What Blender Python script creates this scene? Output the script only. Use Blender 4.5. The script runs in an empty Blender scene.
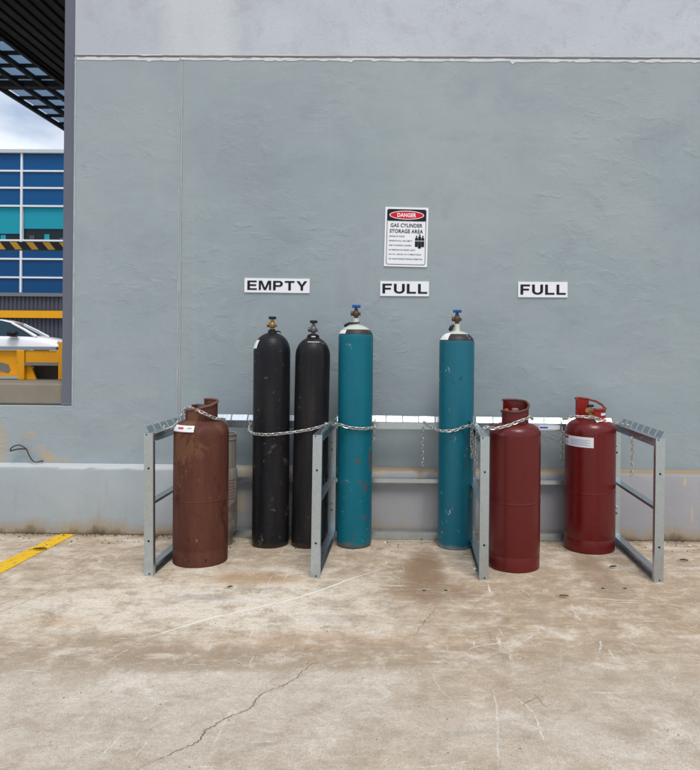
import bpy, bmesh, math, random
from mathutils import Vector, Matrix

random.seed(7)
S = bpy.context.scene
COL = S.collection
R = math.radians
PI = math.pi

# ------------------------------------------------------------------ camera
EYE = Vector((0.0, 0.0, 1.31))
F = 700.0; CX, CY = 402.0, 348.0            # focal length and principal point in photo pixels (700 x 770, cropped photo)
CAM_ROT = Matrix.Rotation(0.011, 3, 'Z') @ Matrix.Rotation(PI / 2, 3, 'X') @ Matrix.Rotation(0.009, 3, 'Z')
cam = bpy.data.cameras.new('camera')
cam.sensor_fit = 'HORIZONTAL'; cam.sensor_width = 36.0; cam.lens = 36.0 * F / 700.0
cam.shift_x = (350.0 - CX) / 700.0
cam.shift_y = (CY - 385.0) / 700.0
cam.clip_start = 0.05; cam.clip_end = 2000
cam_o = bpy.data.objects.new('camera', cam); COL.objects.link(cam_o)
cam_o.matrix_world = Matrix.Translation(EYE) @ CAM_ROT.to_4x4()
S.camera = cam_o

# ------------------------------------------------------------------ sky, sun, exposure
SUN_EL, SUN_AZ = R(64), R(160)              # sun behind the camera, a little to the right (azimuth from +Y, clockwise)
world = bpy.data.worlds.new('World'); S.world = world; world.use_nodes = True
wn = world.node_tree; wn.nodes.clear()
out = wn.nodes.new('ShaderNodeOutputWorld'); bg = wn.nodes.new('ShaderNodeBackground')
sky = wn.nodes.new('ShaderNodeTexSky'); sky.sky_type = 'NISHITA'; sky.sun_disc = False
sky.sun_elevation = SUN_EL; sky.sun_rotation = SUN_AZ; sky.dust_density = 2.0; sky.air_density = 1.0
tc = wn.nodes.new('ShaderNodeTexCoord')
mp = wn.nodes.new('ShaderNodeMapping'); mp.inputs['Scale'].default_value = (2.2, 2.2, 6.0)
cn = wn.nodes.new('ShaderNodeTexNoise'); cn.inputs['Scale'].default_value = 1.6; cn.inputs['Detail'].default_value = 8; cn.inputs['Roughness'].default_value = 0.55
cr = wn.nodes.new('ShaderNodeMapRange'); cr.inputs[1].default_value = 0.36; cr.inputs[2].default_value = 0.62; cr.inputs[3].default_value = 0.15; cr.inputs[4].default_value = 1.0
mx = wn.nodes.new('ShaderNodeMix'); mx.data_type = 'RGBA'
mx.inputs[7].default_value = (7.6, 7.9, 8.4, 1)
wn.links.new(tc.outputs['Generated'], mp.inputs['Vector']); wn.links.new(mp.outputs[0], cn.inputs['Vector'])
wn.links.new(cn.outputs[0], cr.inputs[0]); wn.links.new(cr.outputs[0], mx.inputs[0]); wn.links.new(sky.outputs[0], mx.inputs[6])
wn.links.new(mx.outputs[2], bg.inputs['Color']); bg.inputs['Strength'].default_value = 0.11
wn.links.new(bg.outputs[0], out.inputs['Surface'])
sun = bpy.data.lights.new('sun', 'SUN'); sun.energy = 1.5; sun.angle = R(22); sun.color = (1.0, 0.965, 0.91)
sun_o = bpy.data.objects.new('sun', sun); COL.objects.link(sun_o)
sd = Vector((math.sin(SUN_AZ) * math.cos(SUN_EL), math.cos(SUN_AZ) * math.cos(SUN_EL), math.sin(SUN_EL)))
sun_o.rotation_euler = sd.to_track_quat('Z', 'Y').to_euler(); sun_o.location = (0, -4, 12)
vs = S.view_settings
vs.view_transform = 'Standard'; vs.look = 'None'; vs.gamma = 1.0; vs.use_curve_mapping = False
vs.exposure = 0.38

# ------------------------------------------------------------------ pixel helpers (a pixel gives a direction; a plane gives the distance)
def ray(px, py):
    return (CAM_ROT @ Vector(((px - CX) / F, -(py - CY) / F, -1.0)))
def gp(px, py, z=0.0):
    d = ray(px, py); return EYE + d * ((z - EYE.z) / d.z)
def wp(px, py, Y):
    d = ray(px, py); return EYE + d * ((Y - EYE.y) / d.y)

# ------------------------------------------------------------------ mesh helpers
class MB:
    def __init__(s): s.v = []; s.f = []
    def add(s, vs_, fs):
        b = len(s.v); s.v += [tuple(v) for v in vs_]; s.f += [tuple(i + b for i in f) for f in fs]; return s
    def box(s, x0, x1, y0, y1, z0, z1):
        return s.add([(x0,y0,z0),(x1,y0,z0),(x1,y1,z0),(x0,y1,z0),(x0,y0,z1),(x1,y0,z1),(x1,y1,z1),(x0,y1,z1)],
                     [(0,3,2,1),(4,5,6,7),(0,1,5,4),(1,2,6,5),(2,3,7,6),(3,0,4,7)])
    def lathe(s, prof, n=32, M=None, cap0=True, cap1=True):
        vs_ = []; fs = []
        for r, z in prof:
            for i in range(n):
                a = 2 * PI * i / n; vs_.append(Vector((r * math.cos(a), r * math.sin(a), z)))
        for k in range(len(prof) - 1):
            for i in range(n):
                j = (i + 1) % n; fs.append((k*n+i, k*n+j, (k+1)*n+j, (k+1)*n+i))
        if cap0: fs.append(tuple(range(n - 1, -1, -1)))
        if cap1: fs.append(tuple((len(prof)-1)*n + i for i in range(n)))
        if M is not None: vs_ = [M @ v for v in vs_]
        return s.add(vs_, fs)
    def tube(s, pts, r, n=8, closed=False, caps=True):
        pts = [Vector(p) for p in pts]; m = len(pts); vs_ = []; fs = []
        up = Vector((0.0123, 0.031, 1)).normalized(); nrm = None
        for k in range(m):
            if closed: t = pts[(k+1) % m] - pts[k-1]
            else: t = pts[min(k+1, m-1)] - pts[max(k-1, 0)]
            t.normalize()
            if nrm is None:
                nrm = t.orthogonal().normalized()
            else:
                nrm = (nrm - t * nrm.dot(t)).normalized()
            b = t.cross(nrm); rr = r[k] if isinstance(r, (list, tuple)) else r
            for i in range(n):
                a = 2 * PI * i / n; vs_.append(pts[k] + (nrm * math.cos(a) + b * math.sin(a)) * rr)
        for k in range(m if closed else m - 1):
            k2 = (k + 1) % m
            for i in range(n):
                j = (i + 1) % n; fs.append((k*n+i, k*n+j, k2*n+j, k2*n+i))
        if not closed and caps:
            fs.append(tuple(range(n - 1, -1, -1))); fs.append(tuple((m-1)*n + i for i in range(n)))
        return s.add(vs_, fs)
    def prism(s, poly, axis, a, b):                 # polygon in the two other axes, extruded along axis from a to b
        n = len(poly)
        def P(u, v, w):
            return {'x': (w, u, v), 'y': (u, w, v), 'z': (u, v, w)}[axis]
        vs_ = [P(u, v, a) for u, v in poly] + [P(u, v, b) for u, v in poly]
        fs = [tuple(range(n - 1, -1, -1)), tuple(range(n, 2*n))] + [(i, (i+1) % n, n + (i+1) % n, n + i) for i in range(n)]
        return s.add(vs_, fs)
    def build(s, name, mat, parent=None, smooth=None, bevel=0.0, loc=None):
        me = bpy.data.meshes.new(name); me.from_pydata(s.v, [], s.f); me.update()
        bm = bmesh.new(); bm.from_mesh(me); bmesh.ops.recalc_face_normals(bm, faces=bm.faces); bm.to_mesh(me); bm.free()
        return link(name, me, mat, parent, smooth, bevel, loc)

def link(name, me, mat, parent=None, smooth=None, bevel=0.0, loc=None):
    if mat is not None and not me.materials: me.materials.append(mat)
    o = bpy.data.objects.new(name, me); COL.objects.link(o)
    if parent is not None: o.parent = parent
    if loc is not None: o.location = loc
    if smooth is not None:
        me.shade_smooth(); me.set_sharp_from_angle(angle=R(smooth))
    if bevel:
        m = o.modifiers.new('bevel', 'BEVEL'); m.width = bevel; m.segments = 2; m.limit_method = 'ANGLE'
    return o
def tag(o, label, cat, group=None):
    o['label'] = label; o['category'] = cat
    if group: o['group'] = group
    return o
def thing(name, label, cat, loc=(0,0,0), group=None, rot=(0,0,0)):
    o = bpy.data.objects.new(name, None); COL.objects.link(o); o.location = loc; o.rotation_euler = rot
    o.empty_display_size = 0.1
    return tag(o, label, cat, group)
def struct(o): o['kind'] = 'structure'; return o
def stuff(o): o['kind'] = 'stuff'; return o

# ------------------------------------------------------------------ material helpers
class NT:
    def __init__(s, name):
        s.m = bpy.data.materials.new(name); s.m.use_nodes = True; s.t = s.m.node_tree; s.t.nodes.clear()
        s.out = s.t.nodes.new('ShaderNodeOutputMaterial'); s.b = s.t.nodes.new('ShaderNodeBsdfPrincipled')
        s.t.links.new(s.b.outputs[0], s.out.inputs['Surface'])
        s.geo = s.t.nodes.new('ShaderNodeNewGeometry'); s.tc = s.t.nodes.new('ShaderNodeTexCoord')
        s.pos = s.geo.outputs['Position']; s.obj = s.tc.outputs['Object']
    def n(s, k): return s.t.nodes.new(k)
    def l(s, a, b): s.t.links.new(a, b)
    def put(s, sock, v):
        if isinstance(v, bpy.types.NodeSocket): s.l(v, sock)
        elif isinstance(v, (tuple, list)):
            sock.default_value = tuple(v) + (1,) if (len(v) == 3 and sock.type == 'RGBA') else tuple(v)
        else: sock.default_value = v
    def mapv(s, src, scale=(1,1,1), rot=(0,0,0), loc=(0,0,0)):
        m = s.n('ShaderNodeMapping'); m.inputs['Scale'].default_value = scale; m.inputs['Rotation'].default_value = rot; m.inputs['Location'].default_value = loc
        s.l(src, m.inputs['Vector']); return m.outputs[0]
    def noise(s, src, scale=5, detail=4, rough=0.5, dist=0.0):
        m = s.n('ShaderNodeTexNoise'); s.l(src, m.inputs['Vector'])
        m.inputs['Scale'].default_value = scale; m.inputs['Detail'].default_value = detail; m.inputs['Roughness'].default_value = rough; m.inputs['Distortion'].default_value = dist
        return m.outputs[0]
    def voro(s, src, scale=5, feature='F1', out='Distance'):
        m = s.n('ShaderNodeTexVoronoi'); m.feature = feature; s.l(src, m.inputs['Vector']); m.inputs['Scale'].default_value = scale; return m.outputs[out]
    def rng(s, src, a, b, c=0.0, d=1.0):
        m = s.n('ShaderNodeMapRange'); m.inputs[1].default_value = a; m.inputs[2].default_value = b; m.inputs[3].default_value = c; m.inputs[4].default_value = d
        s.l(src, m.inputs[0]); return m.outputs[0]
    def math(s, op, a, b=0.0, clamp=False):
        m = s.n('ShaderNodeMath'); m.operation = op; m.use_clamp = clamp; s.put(m.inputs[0], a); s.put(m.inputs[1], b); return m.outputs[0]
    def mix(s, fac, a, b, mode='MIX'):
        m = s.n('ShaderNodeMix'); m.data_type = 'RGBA'; m.blend_type = mode
        s.put(m.inputs[0], fac); s.put(m.inputs[6], a); s.put(m.inputs[7], b); return m.outputs[2]
    def sep(s, src):
        m = s.n('ShaderNodeSeparateXYZ'); s.l(src, m.inputs[0]); return m.outputs
    def blob(s, c, rad, nz, amt=0.8, soft=0.5, rotz=0.0):   # soft ellipse with a ragged edge round a spot of the surface
        v = s.n('ShaderNodeVectorMath'); v.operation = 'SUBTRACT'; s.l(s.pos, v.inputs[0]); v.inputs[1].default_value = c
        o = v.outputs[0]
        if rotz:
            q = s.n('ShaderNodeVectorRotate'); q.rotation_type = 'Z_AXIS'; s.l(o, q.inputs['Vector']); q.inputs['Angle'].default_value = -rotz; o = q.outputs[0]
        w = s.n('ShaderNodeVectorMath'); w.operation = 'MULTIPLY'; s.l(o, w.inputs[0]); w.inputs[1].default_value = tuple(1.0 / r if r else 0 for r in rad)
        e = s.n('ShaderNodeVectorMath'); e.operation = 'LENGTH'; s.l(w.outputs[0], e.inputs[0])
        k = s.math('ADD', e.outputs['Value'], s.math('MULTIPLY', s.math('SUBTRACT', nz, 0.5), amt * 2))
        return s.rng(k, 1.0 + soft, 1.0 - soft)
    def bump(s, h, strength=0.3, dist=0.01, prev=None):
        m = s.n('ShaderNodeBump'); m.inputs['Strength'].default_value = strength; m.inputs['Distance'].default_value = dist
        s.l(h, m.inputs['Height'])
        if prev is not None: s.l(prev, m.inputs['Normal'])
        return m.outputs[0]
    def done(s, color=None, rough=None, metal=None, normal=None, spec=0.22, **kw):
        s.b.inputs['Specular IOR Level'].default_value = spec
        if color is not None: s.put(s.b.inputs['Base Color'], color)
        if rough is not None: s.put(s.b.inputs['Roughness'], rough)
        if metal is not None: s.put(s.b.inputs['Metallic'], metal)
        if normal is not None: s.l(normal, s.b.inputs['Normal'])
        for k, v in kw.items(): s.put(s.b.inputs[k], v)
        return s.m
    def alpha(s, fac):
        t = s.n('ShaderNodeBsdfTransparent'); m = s.n('ShaderNodeMixShader')
        s.put(m.inputs[0], fac); s.l(t.outputs[0], m.inputs[1]); s.l(s.b.outputs[0], m.inputs[2]); s.l(m.outputs[0], s.out.inputs['Surface'])

def srgb(r, g, b):
    def c(x):
        x /= 255.0; return x / 12.92 if x <= 0.04045 else ((x + 0.055) / 1.055) ** 2.4
    return (c(r), c(g), c(b))
def plain(name, col, rough=0.5, metal=0.0, var=0.12, scale=9, bump=0.0):
    t = NT(name); nz = t.noise(t.obj, scale, 5, 0.6)
    c = t.mix(nz, tuple(x * (1 - var) for x in col), tuple(min(1, x * (1 + var)) for x in col))
    nm = t.bump(t.noise(t.obj, scale * 6, 3), bump, 0.003) if bump else None
    return t.done(c, t.rng(nz, 0.3, 0.7, rough * 0.85, min(1, rough * 1.15)), metal, nm)

# planes of the place
YP = 4.83           # front of the plinth at the foot of the wall
YW = 4.935           # face of the wall
XC = wp(73, 200, YW).x      # left corner of the building
ZJ = wp(390, 57, YW).z      # horizontal joint
ZSILL = wp(30, 405.5, YW).z # top of the low wall
ZLED = wp(400, 471, YP).z   # ledge of the plinth
XG = wp(180.5, 250, YW).x   # vertical joint

# ------------------------------------------------------------------ setting materials
def make_ground_mat():
    t = NT('stained_concrete'); p = t.pos
    big = t.noise(p, 0.9, 6, 0.6, 0.4)
    streak = t.noise(t.mapv(p, (1.2, 6.0, 1), (0, 0, R(12))), 1.6, 8, 0.68, 0.6)
    streak2 = t.noise(t.mapv(p, (9.0, 1.6, 1), (0, 0, R(-38))), 1.5, 8, 0.66, 0.4)
    fine = t.noise(p, 60, 6, 0.75)
    mid = t.noise(p, 6, 10, 0.74, 0.3)
    mid2 = t.noise(t.mapv(p, (1, 1.8, 1), loc=(5, 2, 0)), 15, 8, 0.72, 0.2)
    pale, warm, dark = (0.56, 0.505, 0.42), (0.42, 0.33, 0.235), (0.25, 0.19, 0.13)
    c = t.mix(t.rng(streak, 0.38, 0.62), warm, pale)
    c = t.mix(t.rng(big, 0.44, 0.66, 0, 0.75), c, (0.36, 0.28, 0.20))
    c = t.mix(t.rng(streak2, 0.55, 0.72, 0, 0.6), c, (0.62, 0.59, 0.53))
    # stains with a shape of their own, where they lie on the slab
    nz = t.noise(t.mapv(p, (1, 3.0, 1)), 2.6, 7, 0.65, 0.5)
    nf = t.noise(p, 6, 6, 0.65)
    def spot(px, py, rx, ry, col, k, amt=0.7, soft=0.45, rot=0.0, n=None):
        nonlocal c
        g = gp(px, py)
        c = t.mix(t.math('MULTIPLY', t.blob(g, (rx, ry, 0), n or nz, amt, soft, rot), k), c, col)
    spot(230, 600, 1.0, 0.45, (0.64, 0.59, 0.50), 0.8)
    spot(300, 612, 0.55, 0.28, (0.65, 0.6, 0.52), 0.7)
    spot(60, 620, 0.55, 0.3, (0.6, 0.55, 0.47), 0.6)
    spot(235, 690, 1.6, 0.3, (0.55, 0.515, 0.455), 0.75)
    spot(560, 600, 0.9, 0.5, (0.36, 0.27, 0.18), 0.7)
    spot(600, 680, 0.9, 0.35, (0.34, 0.265, 0.19), 0.5)
    spot(455, 740, 0.5, 0.16, (0.44, 0.36, 0.275), 0.5)
    spot(480, 690, 0.32, 0.16, (0.36, 0.25, 0.15), 0.75)
    spot(290, 657, 1.05, 0.13, (0.31, 0.235, 0.16), 0.9, 0.35, 0.15, R(4))
    spot(70, 655, 0.62, 0.22, (0.33, 0.255, 0.18), 0.75, 0.3, 0.25)
    spot(330, 640, 0.55, 0.08, (0.46, 0.345, 0.25), 0.8, 0.6)
    spot(425, 574, 0.11, 0.45, (0.235, 0.155, 0.095), 0.95, 0.35, 0.35)
    spot(436, 592, 0.24, 0.13, (0.265, 0.18, 0.11), 0.85, 0.4, 0.35)
    spot(402, 580, 0.1, 0.3, (0.29, 0.205, 0.13), 0.7, 0.4, 0.4)
    spot(596, 575, 0.09, 0.4, (0.27, 0.195, 0.13), 0.85, 0.35, 0.4)
    spot(250, 578, 0.28, 0.1, (0.42, 0.29, 0.17), 0.8, 0.8)
    spot(60, 622, 0.16, 0.06, (0.46, 0.33, 0.215), 0.6, 0.6)
    spot(205, 597, 0.16, 0.045, (0.35, 0.335, 0.32), 0.7, 0.5)
    spot(330, 618, 0.14, 0.05, (0.38, 0.365, 0.345), 0.5, 0.5)
    spot(176, 731, 0.18, 0.022, (0.2, 0.155, 0.1), 0.9, 0.3, 0.4)
    spot(465, 733, 0.14, 0.018, (0.28, 0.25, 0.22), 0.7, 0.4, 0.4, R(12))
    spot(640, 735, 0.5, 0.2, (0.5, 0.46, 0.40), 0.6)
    spot(560, 640, 1.1, 0.6, (0.42, 0.34, 0.25), 0.3)
    spot(655, 590, 0.4, 0.4, (0.42, 0.335, 0.24), 0.5)
    spot(110, 740, 0.8, 0.22, (0.46, 0.425, 0.37), 0.6)
    # wear over all of it: mottling and scuffs
    c = t.mix(t.rng(mid, 0.51, 0.65, 0, 0.68), c, dark)
    c = t.mix(t.rng(mid, 0.48, 0.34, 0, 0.6), c, (0.66, 0.615, 0.535))
    c = t.mix(t.rng(mid2, 0.51, 0.66, 0, 0.55), c, (0.33, 0.275, 0.21))
    c = t.mix(t.rng(mid2, 0.48, 0.34, 0, 0.42), c, (0.62, 0.585, 0.52))
    for k_, (sc, ro, th) in enumerate((((2.5, 42, 1), -32, 0.635), ((30, 2.2, 1), -10, 0.65), ((2.2, 34, 1), 14, 0.64), ((3.5, 40, 1), 58, 0.66))):
        sn = t.noise(t.mapv(p, sc, (0, 0, R(ro)), (k_ * 3.1, k_ * 1.7, 0)), 1.0, 3, 0.6, 0.35)
        pm = t.rng(t.noise(t.mapv(p, (1, 1, 1), loc=(k_ * 7, 3, 0)), 2.3, 4, 0.6), 0.47, 0.6)
        c = t.mix(t.math('MULTIPLY', t.rng(sn, th, th + 0.05, 0, 0.8), pm), c, (0.68, 0.655, 0.6))
    y = t.sep(p)[1]
    c = t.mix(t.rng(t.math('ADD', y, t.math('MULTIPLY', t.math('SUBTRACT', nz, 0.5), 0.5)), 3.05, 2.75, 0, 0.45), c, (0.44, 0.405, 0.35))   # the slab towards the front is greyer
    dg = t.noise(t.mapv(p, (2.6, 3.4, 1), (0, 0, R(-28)), (2, 5, 0)), 1.7, 8, 0.68, 0.5)
    c = t.mix(t.rng(dg, 0.53, 0.66, 0, 0.55), c, (0.31, 0.255, 0.195))
    c = t.mix(t.rng(dg, 0.46, 0.34, 0, 0.55), c, (0.64, 0.605, 0.55))
    spot(424, 572, 0.10, 0.42, (0.25, 0.17, 0.105), 0.75, 0.3, 0.4, 0, nf)
    spot(437, 592, 0.20, 0.10, (0.27, 0.19, 0.12), 0.6, 0.4, 0.4, 0, nf)
    spot(598, 574, 0.08, 0.36, (0.28, 0.205, 0.135), 0.65, 0.3, 0.4, 0, nf)
    spot(250, 579, 0.22, 0.07, (0.40, 0.28, 0.17), 0.55, 0.6, 0.4, 0, nf)
    # grime in the corner at the foot of the wall
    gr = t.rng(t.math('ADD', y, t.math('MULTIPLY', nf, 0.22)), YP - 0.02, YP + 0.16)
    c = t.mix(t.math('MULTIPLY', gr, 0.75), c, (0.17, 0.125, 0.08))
    # aggregate: pits and grit, stronger on the worn slab towards the front
    front = t.rng(y, 3.25, 2.75)
    pit = t.math('MULTIPLY', t.rng(t.voro(p, 55), 0.16, 0.08), t.rng(t.noise(p, 9, 3), 0.5, 0.62))
    c = t.mix(t.math('MULTIPLY', pit, t.math('ADD', t.math('MULTIPLY', front, 0.5), 0.25)), c, (0.16, 0.135, 0.11))
    c = t.mix(t.rng(fine, 0.42, 0.68, 0.0, 0.45), c, (0.27, 0.235, 0.195))
    spk = t.noise(p, 210, 3, 0.65)
    c = t.mix(t.math('MULTIPLY', t.rng(spk, 0.52, 0.66), t.math('ADD', t.math('MULTIPLY', front, 0.12), 0.28)), c, (0.20, 0.165, 0.13))
    c = t.mix(t.math('MULTIPLY', t.rng(spk, 0.47, 0.34), t.math('ADD', t.math('MULTIPLY', front, 0.08), 0.2)), c, (0.70, 0.66, 0.59))
    grit = t.rng(t.noise(p, 170, 2, 0.6), 0.6, 0.75, 0, 0.35)
    c = t.mix(t.math('MULTIPLY', grit, front), c, (0.62, 0.6, 0.56))
    h = t.math('ADD', t.math('MULTIPLY', mid, 0.6), t.math('MULTIPLY', fine, 0.5))
    h = t.math('SUBTRACT', h, t.math('MULTIPLY', pit, 0.9))
    gm_ = t.n('ShaderNodeGamma'); gm_.inputs['Gamma'].default_value = 1.24; t.l(c, gm_.inputs['Color'])
    c = t.mix(1.0, gm_.outputs[0], (1.31, 1.30, 1.30), 'MULTIPLY')
    return t.done(c, t.rng(mid, 0.3, 0.7, 0.62, 0.9), 0, t.bump(h, 0.5, 0.006))

def make_wall_mat(upper=False):
    t = NT('rough_concrete' if upper else 'painted_render'); p = t.pos
    big = t.noise(t.mapv(p, (1, 1, 1)), 0.9, 5, 0.55, 0.3)
    nf = t.noise(p, 5.5, 8, 0.68, 0.4)
    if upper:
        c = t.mix(t.rng(big, 0.35, 0.65), (0.43, 0.465, 0.515), (0.51, 0.55, 0.59))
        c = t.mix(t.rng(nf, 0.5, 0.72, 0, 0.6), c, (0.37, 0.375, 0.42))
        pit = t.math('MULTIPLY', t.rng(t.voro(p, 42), 0.2, 0.1), t.rng(t.noise(p, 7, 2), 0.48, 0.6))
        c = t.mix(t.math('MULTIPLY', pit, 0.45), c, (0.25, 0.25, 0.26))
        bnd = t.blob((XG + 0.12, YW, 4), (0.24, 0.5, 3), nf, 0.35, 0.3)
        c = t.mix(t.math('MULTIPLY', bnd, 0.5), c, (0.6, 0.64, 0.66))
        h = t.math('SUBTRACT', t.noise(p, 30, 6, 0.7), t.math('MULTIPLY', pit, 0.7))
        return t.done(c, 0.85, 0, t.bump(h, 0.35, 0.006))
    c = t.mix(t.rng(big, 0.35, 0.66), (0.258, 0.317, 0.342), (0.318, 0.370, 0.386))
    c = t.mix(t.rng(t.noise(t.mapv(p, (1, 1, 1), loc=(4, 0, 2)), 1.3, 4, 0.5, 0.6), 0.52, 0.72, 0, 0.5), c, (0.262, 0.292, 0.335))
    xs = t.sep(p)
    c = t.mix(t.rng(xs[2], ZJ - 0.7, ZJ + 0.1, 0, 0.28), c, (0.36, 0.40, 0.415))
    c = t.mix(t.rng(xs[0], XG + 0.3, XC, 0, 0.35), c, (0.35, 0.395, 0.42))  # brighter light from the open left side, painted into the wall colour
    # peeled paint showing tan render, low at the left
    for px, py, rx, rz, k in ((1, 448, 0.05, 0.16, 0.7), (29, 436, 0.055, 0.03, 0.6), (47, 456, 0.05, 0.045, 0.95), (60, 460, 0.09, 0.02, 0.6), (36, 449, 0.06, 0.02, 0.5)):
        g = wp(px, py, YW)
        c = t.mix(t.math('MULTIPLY', t.blob(g, (rx, 1, rz), t.noise(p, 16, 8, 0.72, 0.5), 1.3, 0.2), k * .75), c, (0.46, 0.34, 0.20))
    # trowel marks: short sparse dabs and ridges, in patches, over a gentle unevenness
    patch = t.rng(t.noise(p, 1.5, 3, 0.5), 0.46, 0.62)
    r1 = t.noise(t.mapv(p, (1.0, 1.0, 1.7), (0, R(28), 0)), 6.5, 5, 0.58, 0.4)
    ridge = t.rng(r1, 0.53, 0.71)
    r2 = t.noise(t.mapv(p, (1.0, 1.0, 2.0), (0, R(-14), 0), (3, 0, 1)), 4.2, 6, 0.62, 0.4)
    edge = t.rng(r2, 0.49, 0.585)
    patch2 = t.rng(t.noise(t.mapv(p, (1, 1, 1), loc=(9, 0, 4)), 1.9, 3, 0.5), 0.50, 0.64)
    soft = t.noise(t.mapv(p, (1, 1, 1.5)), 2.6, 4, 0.5, 0.5)
    fine = t.noise(p, 45, 5, 0.65)
    h = t.math('ADD', t.math('MULTIPLY', t.math('MULTIPLY', ridge, patch), 0.5), t.math('MULTIPLY', soft, 1.3))
    h = t.math('ADD', h, t.math('MULTIPLY', t.math('MULTIPLY', edge, patch2), 0.28))
    h = t.math('ADD', h, t.math('MULTIPLY', fine, 0.10))
    c = t.mix(t.rng(fine, 0.35, 0.65, 0, 0.22), c, (0.33, 0.375, 0.395))
    mot = t.noise(t.mapv(p, (1, 1, 1.3), loc=(2, 1, 7)), 2.4, 8, 0.68, 0.5)
    c = t.mix(t.rng(mot, 0.54, 0.72, 0, 0.45), c, (0.225, 0.262, 0.30))
    c = t.mix(t.rng(mot, 0.46, 0.30, 0, 0.45), c, (0.345, 0.40, 0.415))
    c = t.mix(t.rng(t.noise(t.mapv(p, (14, 14, 0.5)), 1.2, 5, 0.6), 0.56, 0.74, 0, 0.2), c, (0.36, 0.40, 0.42))
    return t.done(c, t.rng(nf, 0.3, 0.7, 0.5, 0.68), 0, t.bump(h, 0.40, 0.012))

def make_plinth_mat():
    t = NT('plinth_concrete'); p = t.pos
    nf = t.noise(p, 6, 8, 0.68, 0.3); big = t.noise(p, 1.3, 5, 0.6)
    xs = t.sep(p)
    paint = t.rng(xs[0], XG + 0.9, XG - 0.3)                           # only the left stretch has been painted
    c = t.mix(t.rng(big, 0.35, 0.65), (0.265, 0.265, 0.285), (0.325, 0.32, 0.325))
    c = t.mix(paint, c, t.mix(t.rng(big, 0.35, 0.65), (0.285, 0.325, 0.345), (0.34, 0.375, 0.39)))
    up = t.sep(t.geo.outputs['Normal'])[2]                            # dust lies on the level ledge, the painted stretch is clean
    dust = t.math('MULTIPLY', t.rng(up, 0.5, 0.9), t.rng(paint, 0, 1, 0.9, 0.05))
    c = t.mix(dust, c, (0.30, 0.225, 0.145))
    c = t.mix(t.math('MULTIPLY', t.rng(up, 0.5, 0.9), t.math('MULTIPLY', paint, 0.8)), c, (0.50, 0.53, 0.55))  # lit look of the ledge top painted in: upward faces made paler
    st = t.noise(t.mapv(p, (9, 9, 1.2)), 2, 5, 0.6)
    c = t.mix(t.rng(st, 0.58, 0.75, 0, 0.35), c, (0.29, 0.255, 0.22))
    for px, py, rx, rz in ((240, 502, 0.05, 0.07), (246, 473, 0.05, 0.03), (420, 476, 0.04, 0.015), (685, 482, 0.01, 0.03), (692, 515, 0.008, 0.05), (380, 474, 0.05, 0.012)):
        g = wp(px, py, YP)
        c = t.mix(t.math('MULTIPLY', t.blob(g, (rx, 1, rz), nf, 0.8, 0.4), 0.7), c, (0.45, 0.36, 0.25))
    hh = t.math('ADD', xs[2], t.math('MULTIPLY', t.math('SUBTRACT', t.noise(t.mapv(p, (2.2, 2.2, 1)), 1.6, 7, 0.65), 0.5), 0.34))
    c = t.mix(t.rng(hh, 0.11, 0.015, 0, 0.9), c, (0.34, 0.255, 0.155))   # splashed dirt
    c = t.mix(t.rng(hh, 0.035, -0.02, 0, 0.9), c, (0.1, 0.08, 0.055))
    return t.done(c, 0.75, 0, t.bump(t.math('ADD', nf, t.math('MULTIPLY', t.noise(p, 40, 4), 0.4)), 0.4, 0.008))

M = {}
M['ground'] = make_ground_mat()
M['wall'] = make_wall_mat(); M['wall_up'] = make_wall_mat(True); M['plinth'] = make_plinth_mat()
M['filler'] = plain('pale_filler', (0.60, 0.62, 0.63), 0.8, 0, 0.2, 14, 0.3)
M['joint_paint'] = plain('pale_joint_paint', (0.40, 0.44, 0.46), 0.7, 0, 0.2, 14, 0.3)
M['dark_gap'] = plain('joint_backing_grey', (0.27, 0.255, 0.26), 0.9)  # grey of the backing strip behind the panel joint
M['column'] = plain('purple_grey_paint', (0.125, 0.138, 0.175), 0.5, 0, 0.15, 3, 0.15)
M['concrete'] = plain('plain_concrete', (0.235, 0.205, 0.165), 0.85, 0, 0.22, 4, 0.4)
M['yard'] = plain('yard_concrete', (0.27, 0.25, 0.225), 0.85, 0, 0.2, 1.5, 0.3)

# ------------------------------------------------------------------ ground
g = MB(); g.add([(-300,-300,0),(300,-300,0),(300,300,0),(-300,300,0)], [(0,1,2,3)])
ground = struct(g.build('ground', M['ground']))
YARD_Z = 0.6
b = MB(); b.box(-120, XC - 0.02, 5.9, 160, 0.004, YARD_Z)
struct(b.build('raised_yard', M['yard']))

# ------------------------------------------------------------------ the wall of the building
wall = thing('rendered_wall', 'tall grey rendered concrete wall with joint lines behind the gas cylinder rack', 'wall', (0, YW, 0))
def W(mb, name, mat, parent=None, **k):
    mb.v = [(x, y - YW, z) for x, y, z in mb.v]; return mb.build(name, mat, parent or wall, **k)
XR = 7.0; ZT = 6.6; GAP = 0.009
W(MB().box(XC + 0.02, XR, YW + 0.06, 26, 0.004, ZT - 0.05), 'building_core', M['wall_up'])
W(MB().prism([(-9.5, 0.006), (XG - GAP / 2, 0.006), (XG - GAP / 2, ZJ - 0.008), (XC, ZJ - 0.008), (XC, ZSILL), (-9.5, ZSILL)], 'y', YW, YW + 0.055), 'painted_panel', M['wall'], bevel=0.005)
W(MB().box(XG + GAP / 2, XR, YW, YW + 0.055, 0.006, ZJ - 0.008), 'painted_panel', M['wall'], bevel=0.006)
W(MB().box(XC + 0.0005, XR, YW + 0.003, YW + 0.055, ZJ + 0.003, ZT), 'upper_panel', M['wall_up'], bevel=0.006)
W(MB().box(XC + 0.006, XR, YW + 0.009, YW + 0.054, ZJ - 0.02, ZJ + 0.02), 'joint_backing', M['dark_gap'])
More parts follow.
